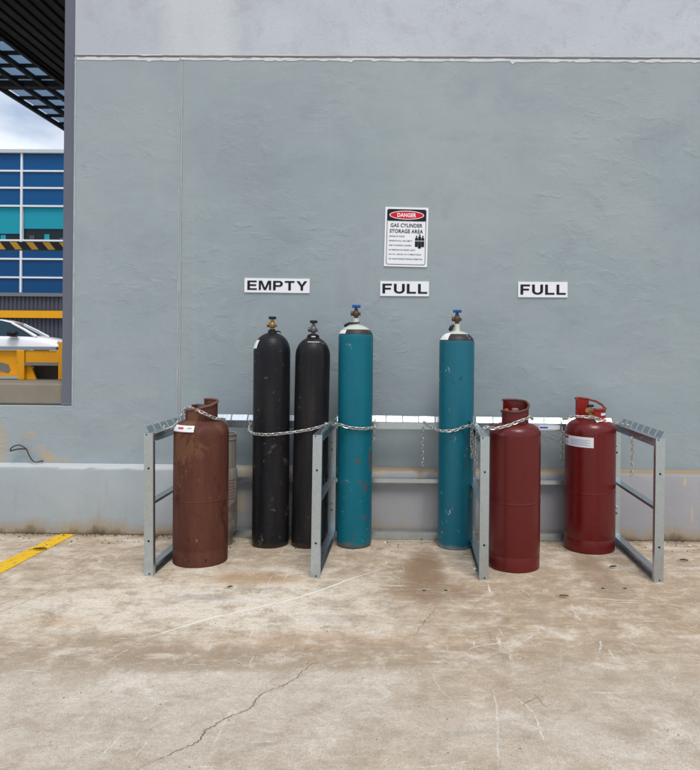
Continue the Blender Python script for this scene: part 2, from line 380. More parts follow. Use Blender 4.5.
def ragged(pts_fn, name, n, lo, hi, seed, mat=M['filler'], y=YW - 0.0025, rough=0.5):
    """strip on the wall face: pts_fn(t)->(x,z) centre line and normal; half-widths vary raggedly"""
    rnd = random.Random(seed); mb = MB(); va = []; a = b_ = (lo + hi) / 2
    for i in range(n + 1):
        (x, z), (nx, nz) = pts_fn(i / n)
        if rnd.random() < rough: a = rnd.uniform(lo, hi)
        if rnd.random() < rough: b_ = rnd.uniform(lo, hi) * (2.2 if rnd.random() < 0.08 else 1)
        va += [(x + nx * a, y, z + nz * a), (x - nx * b_, y, z - nz * b_)]
    mb.add(va, [(2*i, 2*i+1, 2*i+3, 2*i+2) for i in range(n)])
    mb.add([(x, yy + 0.002, z) for x, yy, z in va], [(2*i, 2*i+2, 2*i+3, 2*i+1) for i in range(n)])
    return W(mb, name, mat)
ragged(lambda t: ((XC + 0.02 + t * (XR - XC - 0.02), ZJ - 0.021), (0, 1)), 'filler_strip', 420, 0.003, 0.014, 3)
ragged(lambda t: ((XC + 0.02 + t * (XR - XC - 0.02), ZJ + 0.009), (0, 1)), 'filler_strip', 300, 0.0005, 0.004, 5, y=YW - 0.0008)
ragged(lambda t: ((XC + 0.012, ZSILL + t * (ZJ - ZSILL)), (1, 0)), 'filler_strip', 150, 0.0003, 0.006, 4, rough=0.35, mat=M['joint_paint'])
ragged(lambda t: ((XG - 0.013, 0.5 + t * (ZJ - 0.5)), (1, 0)), 'filler_strip', 160, 0.0002, 0.0032, 9, rough=0.35, mat=M['joint_paint'])
ragged(lambda t: ((XG, 0.5 + t * (ZJ - 0.51)), (1, 0)), 'joint_sealant', 60, 0.0042, 0.0058, 8, mat=plain('grey_sealant', (0.36, 0.39, 0.41), 0.6), y=YW + 0.001)
# low wall to the left of the corner and the plinth along the whole foot
W(MB().box(-9.5, XC - 0.001, YW + 0.056, YW + 0.28, 0.006, ZSILL - 0.001), 'low_wall', M['wall'])
W(MB().box(-9.5, XC - 0.082, YW + 0.05, YW + 0.72, ZSILL + 0.003, wp(30, 383.5, YW + 0.05).z), 'concrete_upstand', M['concrete'], bevel=0.012)
def plinth():
    rnd = random.Random(2); mb = MB(); n = 260; x0, x1 = -9.5, XR
    va = []
    for i in range(n + 1):
        x = x0 + (x1 - x0) * i / n; j = rnd.uniform(-1, 1)
        # a hand-trowelled arris: the edge wanders a few millimetres
        va += [(x, YP, 0.004), (x, YP + 0.001 * j, ZLED - 0.022 + 0.004 * j), (x, YP + 0.012 + 0.003 * j, ZLED - 0.004 + 0.003 * rnd.uniform(-1, 1)), (x, YP + 0.03, ZLED + 0.002 * j), (x, YW - 0.002, ZLED + 0.012)]
    fs = []
    for i in range(n):
        for k in range(4): fs.append((5*i+k, 5*(i+1)+k, 5*(i+1)+k+1, 5*i+k+1))
    mb.add(va, fs); o = W(mb, 'plinth', M['plinth'], smooth=40); return o
plinth()
# steel column at the corner
cc = MB(); cc.box(XC - 0.076, XC - 0.002, YW + 0.012, YW + 0.16, ZSILL + 0.004, ZT)
cc.box(XC - 0.080, XC - 0.001, YW + 0.008, YW + 0.165, ZSILL + 0.002, ZSILL + 0.016)
W(cc, 'corner_column', M['column'], bevel=0.004)

# ------------------------------------------------------------------ canopy over the yard
def make_canopy():
    t = thing('loading_canopy', 'dark ribbed canopy roof with a strip of translucent panels seen past the corner', 'canopy', (0, 5.2, 0))
    dk = plain('dark_roof_sheet', (0.012, 0.0125, 0.013), 0.6, 0.0, 0.15, 2)
    fr = plain('dark_roof_frame', (0.012, 0.0125, 0.015), 0.6)
    Z = 5.5; k = (Z - EYE.z)
    xe, xi = -k / 0.622, -k / 0.748; y0, y1 = 5.3, 24.0
    mb = MB(); xs = []; x = xi; i = 0; pitch = 0.16
    prof = []
    while x < XC + 0.2:
        prof += [(x, 0), (x + 0.1, 0), (x + 0.108, 0.03), (x + 0.15, 0.03)]; x += pitch
    va = [(px, y0 - 5.2, Z + pz) for px, pz in prof] + [(px, y1 - 5.2, Z + pz) for px, pz in prof]; n = len(prof)
    mb.add(va, [(j, j + 1, n + j + 1, n + j) for j in range(n - 1)])
    va2 = [(a, b_, c + 0.07) for a, b_, c in va]
    mb.add(va2, [(j, n + j, n + j + 1, j + 1) for j in range(n - 1)])
    mb.build('roof_sheet', dk, t)
    rail = MB().box(-0.028, 0.028, y0 - 5.2, y1 - 5.2, -0.07, 0.0)
    o = rail.build('roof_rail', fr, t); o.location = (xi + 0.02, 0, Z + 0.03)
    for j, f in enumerate((0.3, 0.63, 1.0)):
        o2 = link('roof_rail', o.data, None, t); o2.location = (xi + (xe - xi) * f, 0, Z + 0.04)
    cb = MB().box(xe, xi + 0.06, -0.024, 0.024, -0.05, -0.004).build('cross_bar', fr, t); cb.location = (0, 0.3, Z + 0.07)
    big = MB().box(xe + 0.05, XC - 0.05, -0.07, 0.07, -0.14, -0.02)
    tp = NT('translucent_panel'); tp.done((0.34, 0.42, 0.52), 0.5)
    tr = tp.n('ShaderNodeBsdfTranslucent'); tr.inputs[0].default_value = (0.40, 0.50, 0.60, 1); ms = tp.n('ShaderNodeMixShader'); ms.inputs[0].default_value = 0.75
    tp.l(tp.b.outputs[0], ms.inputs[1]); tp.l(tr.outputs[0], ms.inputs[2]); tp.l(ms.outputs[0], tp.out.inputs['Surface'])
    pane = None; yy = 0.3; step = 0.46; wdt = (xi - xe) / 3
    while yy < y1 - 5.2 - step:
        c2 = cb if yy == 0.3 else link('cross_bar', cb.data, None, t); c2.location = (0, yy, Z + 0.07)
        for q in range(3):
            if pane is None:
                pane = MB().box(0.004, wdt - 0.004, 0.004, step - 0.004, 0, 0.006).build('roof_pane', tp.m, t); p2 = pane
            else: p2 = link('roof_pane', pane.data, None, t)
            p2.location = (xe + q * wdt, yy, Z + 0.075)
        yy += step
    bo = big.build('beam', fr, t); bo.location = (0, 6.1, Z + 0.12)
    for yb in (1.2, 10.9, 15.5): o3 = link('beam', bo.data, None, t); o3.location = (0, yb, Z + 0.12)
    for yb in (0.6, 15.5):                                   # posts that carry the outer edge, beyond the frame
        MB().box(xe - 0.02, xe + 0.14, yb - 0.08, yb + 0.08, YARD_Z, Z - 0.03).build('post', fr, t)
make_canopy()

# ------------------------------------------------------------------ far office building with blue cladding
def make_office():
    Y = 30.0
    t = thing('office_building', 'far office building clad in blue panels with white framing and teal window blinds', 'building', (0, Y, YARD_Z))
    def O(mb, name, mat, parent=t, **k):
        mb.v = [(x, y - Y, z - YARD_Z) for x, y, z in mb.v]; return mb.build(name, mat, parent, **k)
    zz = lambda py: wp(31, py, Y).z
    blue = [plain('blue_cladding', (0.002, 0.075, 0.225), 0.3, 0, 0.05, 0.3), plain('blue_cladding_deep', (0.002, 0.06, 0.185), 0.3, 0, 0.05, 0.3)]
    white = plain('white_framing', (0.75, 0.78, 0.8), 0.5, 0, 0.03)
    teal = plain('teal_blind', (0.012, 0.29, 0.38), 0.7, 0, 0.06, 1)
    dim = plain('sill_clutter', (0.06, 0.07, 0.08), 0.6)
    glass = NT('dark_glass').done((0.012, 0.018, 0.024), 0.06)
    grey = plain('slate_corrugated', (0.075, 0.08, 0.105), 0.5, 0, 0.1, 1)
    x0, x1 = -34.0, 4.0
    xm = wp(21.5, 220, Y).x; mod = 3.1
    xs = [xm + mod * k for k in range(-6, 7)]
    O(MB().box(x0, x1, Y + 0.25, Y + 14, YARD_Z, zz(150)), 'core', plain('building_core', (0.1, 0.1, 0.11), 0.8))
    rows = [153.5, 171, 188, 206, 240.5, 259, 277.5, 294]
    for r in range(len(rows) - 1):
        zt, zb = zz(rows[r]), zz(rows[r + 1])
        for k in range(len(xs) - 1):
            xa, xb = xs[k], xs[k + 1]
            if r == 3:
                w = O(MB().box(xa + 0.05, xb - 0.05, Y + 0.12, Y + 0.16, zb + 0.05, zt - 0.04), 'window', glass)
                drop = 0.64 + 0.16 * ((k * 7) % 3) / 2 if k != 6 else 0.65
                O(MB().box(xa + 0.07, xb - 0.07, Y + 0.08, Y + 0.1, zt - (zt - zb) * drop, zt - 0.05), 'blind', teal, w)
                for q in range(4):
                    xq = xa + 0.3 + q * 0.55 + 0.1 * ((k + q) % 3); hq = 0.08 + 0.05 * ((k * 3 + q) % 4)
                    O(MB().box(xq, xq + 0.22, Y + 0.09, Y + 0.105, zb + 0.06, zb + 0.06 + hq), 'sill_item', teal if q % 2 else dim, w)
            else:
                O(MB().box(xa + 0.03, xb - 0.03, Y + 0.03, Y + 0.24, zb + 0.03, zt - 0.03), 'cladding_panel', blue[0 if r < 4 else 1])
    for py in rows[1:-1]:
        O(MB().box(x0, x1, Y - 0.03, Y + 0.11, zz(py) - 0.036, zz(py) + 0.036), 'transom', white)
    for x in xs:
        O(MB().box(x - 0.04, x + 0.04, Y - 0.045, Y + 0.115, zz(294) + 0.06, zz(153.5)), 'mullion', white)
    O(MB().box(x0 - 0.1, x1, Y - 0.12, Y + 0.3, zz(153.5) + 0.002, zz(150)), 'parapet', plain('parapet_trim', (0.5, 0.55, 0.6), 0.5))
    O(MB().box(x0, x1, Y - 0.1, Y + 0.2, zz(296.5), zz(293)), 'lintel', plain('lintel_grey', (0.17, 0.18, 0.2), 0.5))
    mb = MB(); x = x0; prof = []
    while x < x1: prof += [(x, 0), (x + 0.09, 0), (x + 0.11, 0.045), (x + 0.16, 0.045)]; x += 0.18
    n = len(prof); zt = zz(296.5) - 0.002
    mb.add([(a, Y + c, YARD_Z + 0.01) for a, c in prof] + [(a, Y + c, zt) for a, c in prof], [(j, j + 1, n + j + 1, n + j) for j in range(n - 1)])
    O(mb, 'corrugated_wall', grey)
    yl = plain('safety_yellow', (0.80, 0.37, 0.008), 0.45, 0, 0.08, 1)
    O(MB().box(x0, x1, Y - 0.16, Y - 0.06, zz(318), zz(310.8)), 'guard_rail', yl)
make_office()

# ------------------------------------------------------------------ height limit bar
def make_bar():
    Y = 12.0; a, b_ = wp(-60, 246, Y), wp(110, 247.5, Y); z = wp(30, 246.3, Y).z
    t = thing('height_limit_bar', 'black and yellow striped height limit bar hanging under the canopy', 'bar', (a.x, Y, z))
    L = b_.x - a.x; h = 0.068
    dk = plain('bar_black', (0.025, 0.024, 0.028), 0.5); yl = plain('bar_yellow', (0.75, 0.42, 0.05), 0.5)
    MB().box(0, L, -0.06, 0.06, -h, h).build('tube', dk, t, bevel=0.006)
    x = 0.1; st = None
    while x < L - 0.35:
        if st is None:
            st = MB().prism([(0, h - 0.004), (0.12, h - 0.004), (0.225, -h + 0.004), (0.105, -h + 0.004)], 'y', -0.063, -0.0605).build('stripe', yl, t)
            st.location = (x, 0, 0)
        else:
            o = link('stripe', st.data, None, t); o.location = (x, 0, 0)
        x += 0.285
    for xx in (0.1, L - 0.1): MB().tube([(xx, 0, h - 0.01), (xx, 0, 5.42 - z)], 0.012).build('hanger', dk, t)
make_bar()

# ------------------------------------------------------------------ yellow steel barrier on the upstand
def make_barrier():
    Y = 5.50; z0 = wp(30, 383.5, YW + 0.05).z + 0.002
    t = thing('yellow_barrier', 'worn yellow steel dock barrier with grey top rail on the concrete upstand', 'barrier', (wp(26, 360, Y).x, Y, z0))
    X = lambda px: wp(px, 360, Y).x - t.location.x
    Z = lambda py: wp(30, py, Y).z - z0
    y = NT('chipped_yellow'); nz = y.noise(y.obj, 14, 7, 0.7, 0.3)
    c = y.mix(y.rng(y.noise(y.obj, 5, 4), 0.3, 0.7), (0.72, 0.33, 0.008), (0.62, 0.27, 0.006))
    c = y.mix(y.rng(nz, 0.6, 0.66), c, (0.12, 0.09, 0.07)); y.done(c, 0.5)
    gl = plain('grey_rail', (0.24, 0.28, 0.32), 0.5, 0.2)
    worn = plain('scraped_steel', (0.2, 0.19, 0.18), 0.5, 0.5, 0.35, 30)
    rail = MB().box(X(-60), X(58), -0.03, 0.03, Z(350), Z(346.5)).build('top_rail', gl, t, bevel=0.003)
    MB().box(X(20.5), X(26.5), -0.035, 0.05, 0, Z(350.2)).build('post', y.m, t, bevel=0.003)
    MB().box(X(60.2), X(68), -0.035, 0.05, 0, Z(342)).build('post', y.m, t, bevel=0.006)
    MB().box(X(-60), X(-54), -0.035, 0.05, 0, Z(350.2)).build('post', y.m, t, bevel=0.003)
    pn = MB().box(X(-53.5), X(20.3), 0.0, 0.012, Z(375), Z(350.4)).build('panel', y.m, t)
    fr = MB(); fr.box(X(-53.5), X(20.3), -0.03, -0.001, Z(376), Z(373.5)); fr.box(X(18.6), X(20.3), -0.028, -0.001, Z(373.4), Z(350.4)); fr.build('panel_frame', y.m, t)
    # scraped patch on the panel
    rnd = random.Random(4); pts = []
    for i in range(18):
        a = 2 * PI * i / 18; r = rnd.uniform(0.7, 1.1); pts.append((X(4.5) + math.cos(a) * r * 0.052, Z(368) + math.sin(a) * r * 0.047))
    MB().prism(pts, 'y', -0.003, -0.0005).build('scraped_patch', worn, t)
    bm_ = MB(); bm_.box(X(26.7), X(60.0), -0.02, 0.03, Z(363), Z(350.4)); bm_.build('beam', y.m, t, bevel=0.003)
    MB().box(X(26.7), X(60.0), -0.034, -0.0205, Z(365.3), Z(362.2)).build('scraped_edge', worn, t)
    MB().prism([(X(26.7), Z(378) * 0 + 0.001), (X(26.7), Z(365.5)), (X(31), Z(365.5)), (X(36), 0.001)], 'y', 0.0, 0.02).build('gusset', y.m, t)
    MB().box(X(26.7), X(60.0), 0.1, 0.12, 0.001, Z(352)).build('shade_sheet', plain('opening_shade', (0.05, 0.04, 0.03), 0.7), t)  # added dark sheet standing in for the shade in the opening below the beam
make_barrier()

# ------------------------------------------------------------------ parked white car
def make_car():
    Y = 22.0
    base = wp(13, 344, Y); th_ = R(13); mr = Vector((0.62 * math.cos(th_) + .98 * math.sin(th_), 0.62 * math.sin(th_) - .98 * math.cos(th_), 0)); t = thing('parked_car', 'white car with black door mirror parked beyond the yellow barrier', 'car', (base.x - mr.x, Y - mr.y, YARD_Z), rot=(0, 0, th_))
    paint = NT('white_car_paint'); paint.done((0.78, 0.80, 0.83), 0.25, 0, **{'Coat Weight': 0.6})
    glass = NT('car_glass').done((0.02, 0.05, 0.07), 0.04)
    black = plain('black_trim', (0.015, 0.015, 0.018), 0.5); tyre_m = plain('tyre_rubber', (0.02, 0.02, 0.02), 0.85); rim_m = plain('alloy', (0.5, 0.5, 0.52), 0.3, 0.9)
    # x forward (to +X), y across. stations: x, half width, z sill, z belt, half width at the belt, z top (bonnet / boot), half width there
    st = [(-2.2, .62, .42, .72, .60, .86, .5), (-2.1, .80, .25, .85, .78, 1.0, .66), (-1.6, .88, .2, .92, .84, 1.03, .72), (-0.6, .90, .2, .93, .87, 1.0, .74),
          (0.4, .90, .2, .92, .86, .99, .74), (0.95, .90, .2, .90, .85, 1.0, .72), (1.5, .90, .2, .84, .84, .95, .70), (1.95, .86, .24, .74, .79, .85, .62), (2.2, .74, .3, .62, .68, .70, .5), (2.3, .56, .36, .55, .5, .6, .4)]
    va = []
    for x, w, zs, zb, wb, zt, wt in st:
        half = [(w * .9, zs), (w, zs + .12), (w, (zs + zb) / 2 + .06), (wb, zb), (wt, zt), (wt * .5, zt + .025)]
        va += [(x, -a, z) for a, z in half] + [(x, a, z) for a, z in reversed(half)]
    m = 12; n = len(st); mb = MB()
    mb.add(va, [(i*m+j, i*m+(j+1) % m, (i+1)*m+(j+1) % m, (i+1)*m+j) for i in range(n-1) for j in range(m)] + [tuple(range(m)), tuple((n-1)*m + j for j in range(m-1, -1, -1))])
    body = mb.build('body', paint.m, t, smooth=42); sm = body.modifiers.new('sub', 'SUBSURF'); sm.levels = 1; sm.render_levels = 2
    # greenhouse: glass cabin, white roof and pillars
    gh = [(-1.75, .98, .70), (-0.95, 1.43, .56), (0.15, 1.47, .57), (0.55, 1.36, .58), (1.18, 0.985, .70)]
    def sec(x, zt, w): return [(x, -w, zt), (x, w, zt)]
    cab = MB(); low = [(-1.75, .73), (-0.95, .76), (0.15, .76), (0.55, .75), (1.18, .70)]
    va = []
    for (x, zt, w), (_, wl) in zip(gh, low): va += [(x, -wl, .95), (x, -w, zt), (x, w, zt), (x, wl, .95)]
    cab.add(va, [(i*4+j, i*4+j+1, (i+1)*4+j+1, (i+1)*4+j) for i in range(4) for j in range(3)] + [(0, 1, 2, 3), (19, 18, 17, 16)])
    cab.build('window_glass', glass, t, smooth=25)
    rf = MB(); rv = []
    for x, zt, w in ((-1.0, 1.42, .57), (-0.6, 1.48, .575), (0.15, 1.49, .58), (0.5, 1.40, .59)): rv += [(x, -w, zt - .01), (x, -w * .9, zt + .025), (x, w * .9, zt + .025), (x, w, zt - .01), (x, w * .9, zt - .03), (x, -w * .9, zt - .03)]
    rf.add(rv, [(i*6+j, i*6+(j+1) % 6, (i+1)*6+(j+1) % 6, (i+1)*6+j) for i in range(3) for j in range(6)] + [(0,1,2,3,4,5), (23,22,21,20,19,18)])
    rf.build('roof', paint.m, t, smooth=40)
    for s in (-1, 1):
        MB().tube([(0.48, s * .59, 1.39), (0.85, s * .655, 1.19), (1.22, s * .715, .965)], [.04, .045, .055], 8).build('pillar', paint.m, t, smooth=60)
        MB().tube([(-0.98, s * .57, 1.42), (-1.4, s * .645, 1.2), (-1.78, s * .72, .97)], [.05, .07, .1], 8).build('pillar', paint.m, t, smooth=60)
        MB().tube([(-0.35, s * .585, 1.45), (-0.42, s * .765, .94)], .045, 6).build('pillar', black, t)
        mb = MB(); Mm = Matrix.Translation((0.62, s * .98, 1.06)) @ Matrix.Rotation(PI / 2, 4, 'Y')
        mb.lathe([(.04, -.17), (.10, -.15), (.125, -.03), (.12, .08), (.06, .14)], 14, Mm @ Matrix.Diagonal((.9, 1.25, 1, 1)))
        mb.tube([(0.68, s * .82, .97), (0.64, s * .92, 1.02)], .03, 6)
        mb.build('door_mirror', black, t, smooth=50)
        lm = plain('headlamp', (0.55, 0.16, 0.08), 0.25)
        MB().add([(1.95, s * .83, .70), (2.16, s * .72, .66), (2.12, s * .73, .78), (1.86, s * .80, .83), (1.95, s * .78, .70), (2.16, s * .66, .66), (2.12, s * .66, .78), (1.86, s * .72, .83)],
                 [(0,1,2,3),(7,6,5,4),(0,4,5,1),(1,5,6,2),(2,6,7,3),(3,7,4,0)]).build('headlight', lm, t)
        for wx in (-1.35, 1.42):
            Mw = Matrix.Translation((wx, s * .80, .32)) @ Matrix.Rotation(PI / 2, 4, 'X')
            w = MB().lathe([(.2, -.11), (.30, -.11), (.32, -.08), (.32, .08), (.30, .11), (.2, .11)], 28, Mw).build('wheel', tyre_m, t, smooth=40)
            MB().lathe([(.02, -.122), (.19, -.116), (.2, .116), (.02, .122)], 20, Mw).build('rim', rim_m, w, smooth=30)
    MB().box(2.24, 2.32, -.35, .35, .36, .5).build('grille', black, t, bevel=.02)
make_car()

# ------------------------------------------------------------------ rack
def make_rack():
    gal = NT('galvanised_steel'); p = gal.obj
    sp = gal.voro(p, 75, 'F1', 'Color'); sx = gal.sep(sp)[0]
    nz = gal.noise(gal.mapv(p, (3, 3, 0.6)), 5, 6, 0.65)
    c = gal.mix(gal.rng(sx, 0, 1, 0.1, 0.5), (0.46, 0.535, 0.58), (0.60, 0.675, 0.71))
    c = gal.mix(gal.rng(nz, 0.50, 0.70, 0, 0.5), c, (0.50, 0.51, 0.48))
    c = gal.mix(gal.rng(gal.noise(p, 22, 5, 0.7), 0.66, 0.72, 0, 0.45), c, (0.30, 0.25, 0.19))
    gal.done(c, gal.rng(nz, 0.3, 0.7, 0.22, 0.40), 0.95)
    gm = gal.m
    fl = gp(141.8, 578.2); fr = gp(661, 580.4)
    YF = (fl.y + fr.y) / 2; YB = 4.785                               # front face of the front posts, front face of the back rails
    t = thing('cylinder_rack', 'galvanised steel gas cylinder rack with three open bays and notched top rails', 'rack', ((fl.x + fr.x) / 2, YF, 0))
    o = t.location
    PW, PD = 0.052, 0.034; HT = 0.812
    def plate(mb, x0, x1, z0, z1, y0, y1, holes):                    # front plate with square holes punched through it
        z = z0
        for hx, hz, s in sorted(holes, key=lambda q: q[1]):
            mb.box(x0, x1, y0, y1, z, hz - s); mb.box(x0, hx - s, y0, y1, hz - s, hz + s); mb.box(hx + s, x1, y0, y1, hz - s, hz + s); z = hz + s
        mb.box(x0, x1, y0, y1, z, z1)
    def post():
        mb = MB(); plate(mb, 0, PW, 0, HT, 0, 0.003, [(0.030, 0.012, 0.0042), (0.026, 0.198, 0.0055), (0.026, 0.612, 0.0055), (0.014, HT - 0.008, 0.004)])
        mb.box(0, 0.003, 0.003, PD, 0, HT); mb.box(PW - 0.003, PW, 0.003, PD, 0, HT)
        mb.box(0.003, PW - 0.003, PD - 0.003, PD, 0, HT)             # closed at the back: the holes look into a dark tube
        mb.box(0.003, PW - 0.003, 0.003, PD - 0.003, HT - 0.003, HT)
        return mb
    xs = [(gp(141.8, 578.0).x, gp(150.8, 578).x), (gp(310.7, 578.0).x, 0), (gp(479.0, 579.3).x, 0), (gp(651.8, 580.2).x, 0)]
    tabm = None; postm = None; topm = midm = botm = None; boltm = None
    L = YB + 0.03 - YF
    lean = [0.0105, -0.007, 0.001, -0.004]                            # frames are not quite plumb
    TL, TG = 0.094, 0.009
    for i, (x, _) in enumerate(xs):
        X = x - o.x; side = -1 if i in (0, 2) else 1                  # the tabs flare outwards
        if postm is None:
            po = post().build('post', gm, t); postm = po.data
        else: po = link('post', postm, None, t)
        po.location = (X, 0, 0); po.rotation_euler = (0, -lean[i], 0)
        pb = link('post', postm, None, t); pb.location = (X, L - 0.034, 0)
        def rail(name, cur, mk, z):
            if cur is None:
                ob = mk().build(name, gm, t, bevel=0.0012)
            else: ob = link(name, cur, None, t, bevel=0.0012)
            ob.location = (X, 0, z); ob.rotation_euler = (0, 0, 0); return ob
        # side rails: open channels between the posts
        def ch(h, top=True, bot=True):
            def mk():
                mb = MB(); y0, y1 = PD + 0.001, L - PD - 0.001
                mb.box(0.023, 0.026, y0, y1, 0, h)
                if top: mb.box(0.002, 0.050, y0, y1, h, h + 0.003)
                if bot: mb.box(0.002, 0.050, y0, y1, -0.003, 0)
                return mb
            return mk
        r = rail('side_rail', topm, ch(0.040), 0.767); topm = r.data
        r = rail('side_rail', midm, ch(0.028, True, False), 0.392); midm = r.data
        r = rail('side_rail', botm, ch(0.046), 0.004); botm = r.data
        # notched strip on the top rail: a row of separate tabs
        n = int((L - 2 * PD) / (TL + TG)); st = (L - 2 * PD) / n
        for k in range(n):
            if tabm is None:
                tb = MB().box(0, TL, -0.0012, 0.0012, 0, 0.038).build('tab', gm, t); tabm = tb.data
            else: tb = link('tab', tabm, None, t)
            xo = X + (0.006 if side < 0 else PW - 0.006)
            tb.location = (xo, PD + k * st + TG / 2, 0.812)
            tb.rotation_euler = (Matrix.Rotation(R(30) * side, 3, 'Y') @ Matrix.Rotation(PI / 2, 3, 'Z')).to_euler()
    # back rails in three bays
    tabB = None
    for i in range(3):
        xa = xs[i][0] - o.x + PW + 0.001; xb = xs[i + 1][0] - o.x - 0.001; yb = YB - o.y
        mb = MB(); mb.box(xa, xb, yb, yb + 0.003, 0.758, 0.800); mb.box(xa, xb, yb, yb + 0.028, 0.8002, 0.803); mb.box(xa, xb, yb + 0.003, yb + 0.02, 0.755, 0.758)
        mb.build('back_rail', gm, t)
        mb = MB(); mb.box(xa, xb, yb, yb + 0.003, 0.388, 0.413); mb.prism([(yb, 0.4132), (yb + 0.026, 0.4182), (yb + 0.026, 0.4205), (yb, 0.4155)], 'x', xa, xb)
        mb.build('back_rail', gm, t)
        mb = MB(); mb.box(xa, xb, yb, yb + 0.003, 0.002, 0.050); mb.prism([(yb, 0.0502), (yb + 0.026, 0.058), (yb + 0.026, 0.0605), (yb, 0.0525)], 'x', xa, xb)
        mb.build('back_rail', gm, t)
        nt = 8; st = (xb - xa) / nt; w = st - 0.008
        for k in range(nt):
            if tabB is None:
                tb = MB().box(0, 1, -0.0012, 0.0012, 0, 0.046).build('tab', gm, t); tabB = tb.data
            else: tb = link('tab', tabB, None, t)
            tb.scale = (w, 1, 1); tb.location = (xa + k * st + 0.004, yb + 0.006, 0.804); tb.rotation_euler = (R(-38 + random.uniform(-4, 4)), 0, R(random.uniform(-.8, .8)))
    # bolts on the back posts
    for i, (x, _) in enumerate(xs):
        for z in (0.2, 0.62):
            if boltm is None:
                bo = MB().lathe([(.009, 0), (.009, .005), (.006, .009)], 6, Matrix.Rotation(PI / 2, 4, 'X')).build('bolt', gm, t); boltm = bo.data
            else: bo = link('bolt', boltm, None, t)
            bo.location = (x - o.x + 0.026, L - 0.0345, z + 0.04)
    # sticker on the back rail
    a = wp(539, 426, YB); b_ = wp(560, 429, YB)
    stk = MB().box(a.x - o.x, b_.x - o.x, YB - o.y - 0.0012, YB - o.y - 0.0004, 0.763, 0.792).build('sticker', plain('white_sticker', (0.75, 0.77, 0.82), 0.5, 0, 0.03), t)
    MB().box(a.x - o.x + 0.004, a.x - o.x + 0.06, YB - o.y - 0.0018, YB - o.y - 0.0013, 0.771, 0.782).build('sticker_print', plain('blue_print', (0.06, 0.08, 0.4), 0.5), stk)
    return t, xs, YF, YB
rack, RX, YF, YB = make_rack()

# ------------------------------------------------------------------ cylinders
def base_of(px, py, w):
    """centre on the floor of an upright cylinder whose nearest bottom edge is at (px, py) and which is w pixels wide"""
    n = gp(px, py); r = w / 2 * n.y / (F - w / 2)
    return Vector((n.x + (n.x / n.y) * r, n.y + r, 0)), r
def zat(px, py, Y): return wp(px, py, Y).z

def paint_mat(name, col, chips=(), rough=0.4, streak=0.0, streak_col=(0.2, 0.1, 0.05), ribs=0.0, var=0.12, low=None):
    t = NT(name); p = t.obj
    nz = t.noise(p, 5, 6, 0.65, 0.3)
    c = t.mix(nz, tuple(x * (1 - var) for x in col), tuple(x * (1 + var) for x in col))
    if streak:
        sn = t.noise(t.mapv(p, (7, 7, 0.8)), 2.2, 6, 0.65)
        c = t.mix(t.rng(sn, 0.46, 0.68, 0, streak), c, streak_col)
    hb = None
    for sc, th, cc_, zs in chips:
        m = t.math('MULTIPLY', t.rng(t.noise(t.mapv(p, (1, 1, zs), loc=(sc, 0, th * 9)), sc, 7, 0.72, 0.5), th, th + 0.02), t.rng(t.noise(t.mapv(p, (1, 1, .7), loc=(0, sc, 0)), 4.5, 3, 0.5), 0.48, 0.56))
        c = t.mix(m, c, cc_); hb = m if hb is None else t.math('MAXIMUM', hb, m)
    if low:
        z = t.sep(p)[2]; zz = t.math('ADD', z, t.math('MULTIPLY', t.math('SUBTRACT', t.noise(p, 9, 6, 0.7), 0.5), low[1] * 2))
        c = t.mix(t.rng(zz, low[0] + 0.02, low[0] - 0.02, 0, 0.85), c, low[2])
    h = t.noise(p, 30, 4, 0.6)
    if hb is not None: h = t.math('SUBTRACT', h, t.math('MULTIPLY', hb, 0.8))
    nm = t.bump(h, 0.12, 0.004)
    if ribs:
        w = t.n('ShaderNodeTexWave'); w.wave_type = 'BANDS'; w.bands_direction = 'Z'; t.l(p, w.inputs['Vector']); w.inputs['Scale'].default_value = 22; w.inputs['Distortion'].default_value = 3.5; w.inputs['Detail'].default_value = 2; w.inputs['Detail Scale'].default_value = 0.8
        nm = t.bump(w.outputs[1], ribs, 0.002, nm)
    return t.done(c, t.rng(nz, 0.3, 0.7, rough * 0.85, rough * 1.25), 0, nm, spec=0.2 if max(col) < 0.03 else 0.4 if rough < .42 else 0.25)

brass = plain('aged_brass', (0.30, 0.19, 0.075), 0.4, 0.7, 0.3, 40, 0.3)
bronze = plain('dark_bronze', (0.10, 0.072, 0.05), 0.45, 0.6, 0.3, 40, 0.3)
steel_dull = plain('dull_steel', (0.14, 0.13, 0.135), 0.45, 0.6, 0.3, 40, 0.3)
blackp = plain('black_plastic', (0.016, 0.015, 0.018), 0.45)
bluep = plain('blue_handwheel_paint', (0.01, 0.10, 0.36), 0.4)
paper = plain('paper_tag', (0.72, 0.72, 0.71), 0.7, 0, 0.06, 30)
redp = plain('red_print', (0.6, 0.03, 0.04), 0.6); bluepr = plain('blue_print_light', (0.38, 0.42, 0.62), 0.6); greypr = plain('grey_print', (0.35, 0.35, 0.36), 0.6)

def patch(c_r, a0, a1, z0, z1, name, mat, parent, dz=0.0, off=0.0012, n=10, m=1, rfun=None):
    """thin label wrapped on a cylinder of radius c_r; angle 0 faces the camera side (-Y), positive to +X"""
    mb = MB(); va = []; th = 0.0008
    for k in range(m + 1):
        z = z0 + (z1 - z0) * k / m
        for i in range(n + 1):
            a = a0 + (a1 - a0) * i / n; zz = z + dz * (i / n)
            r = (rfun(zz) if rfun else c_r) + off
            va.append((r * math.sin(a), -r * math.cos(a), zz))
    w = n + 1
    mb.add(va, [(k*w+i, k*w+i+1, (k+1)*w+i+1, (k+1)*w+i) for k in range(m) for i in range(n)])
    return mb.build(name, mat, parent, smooth=60)

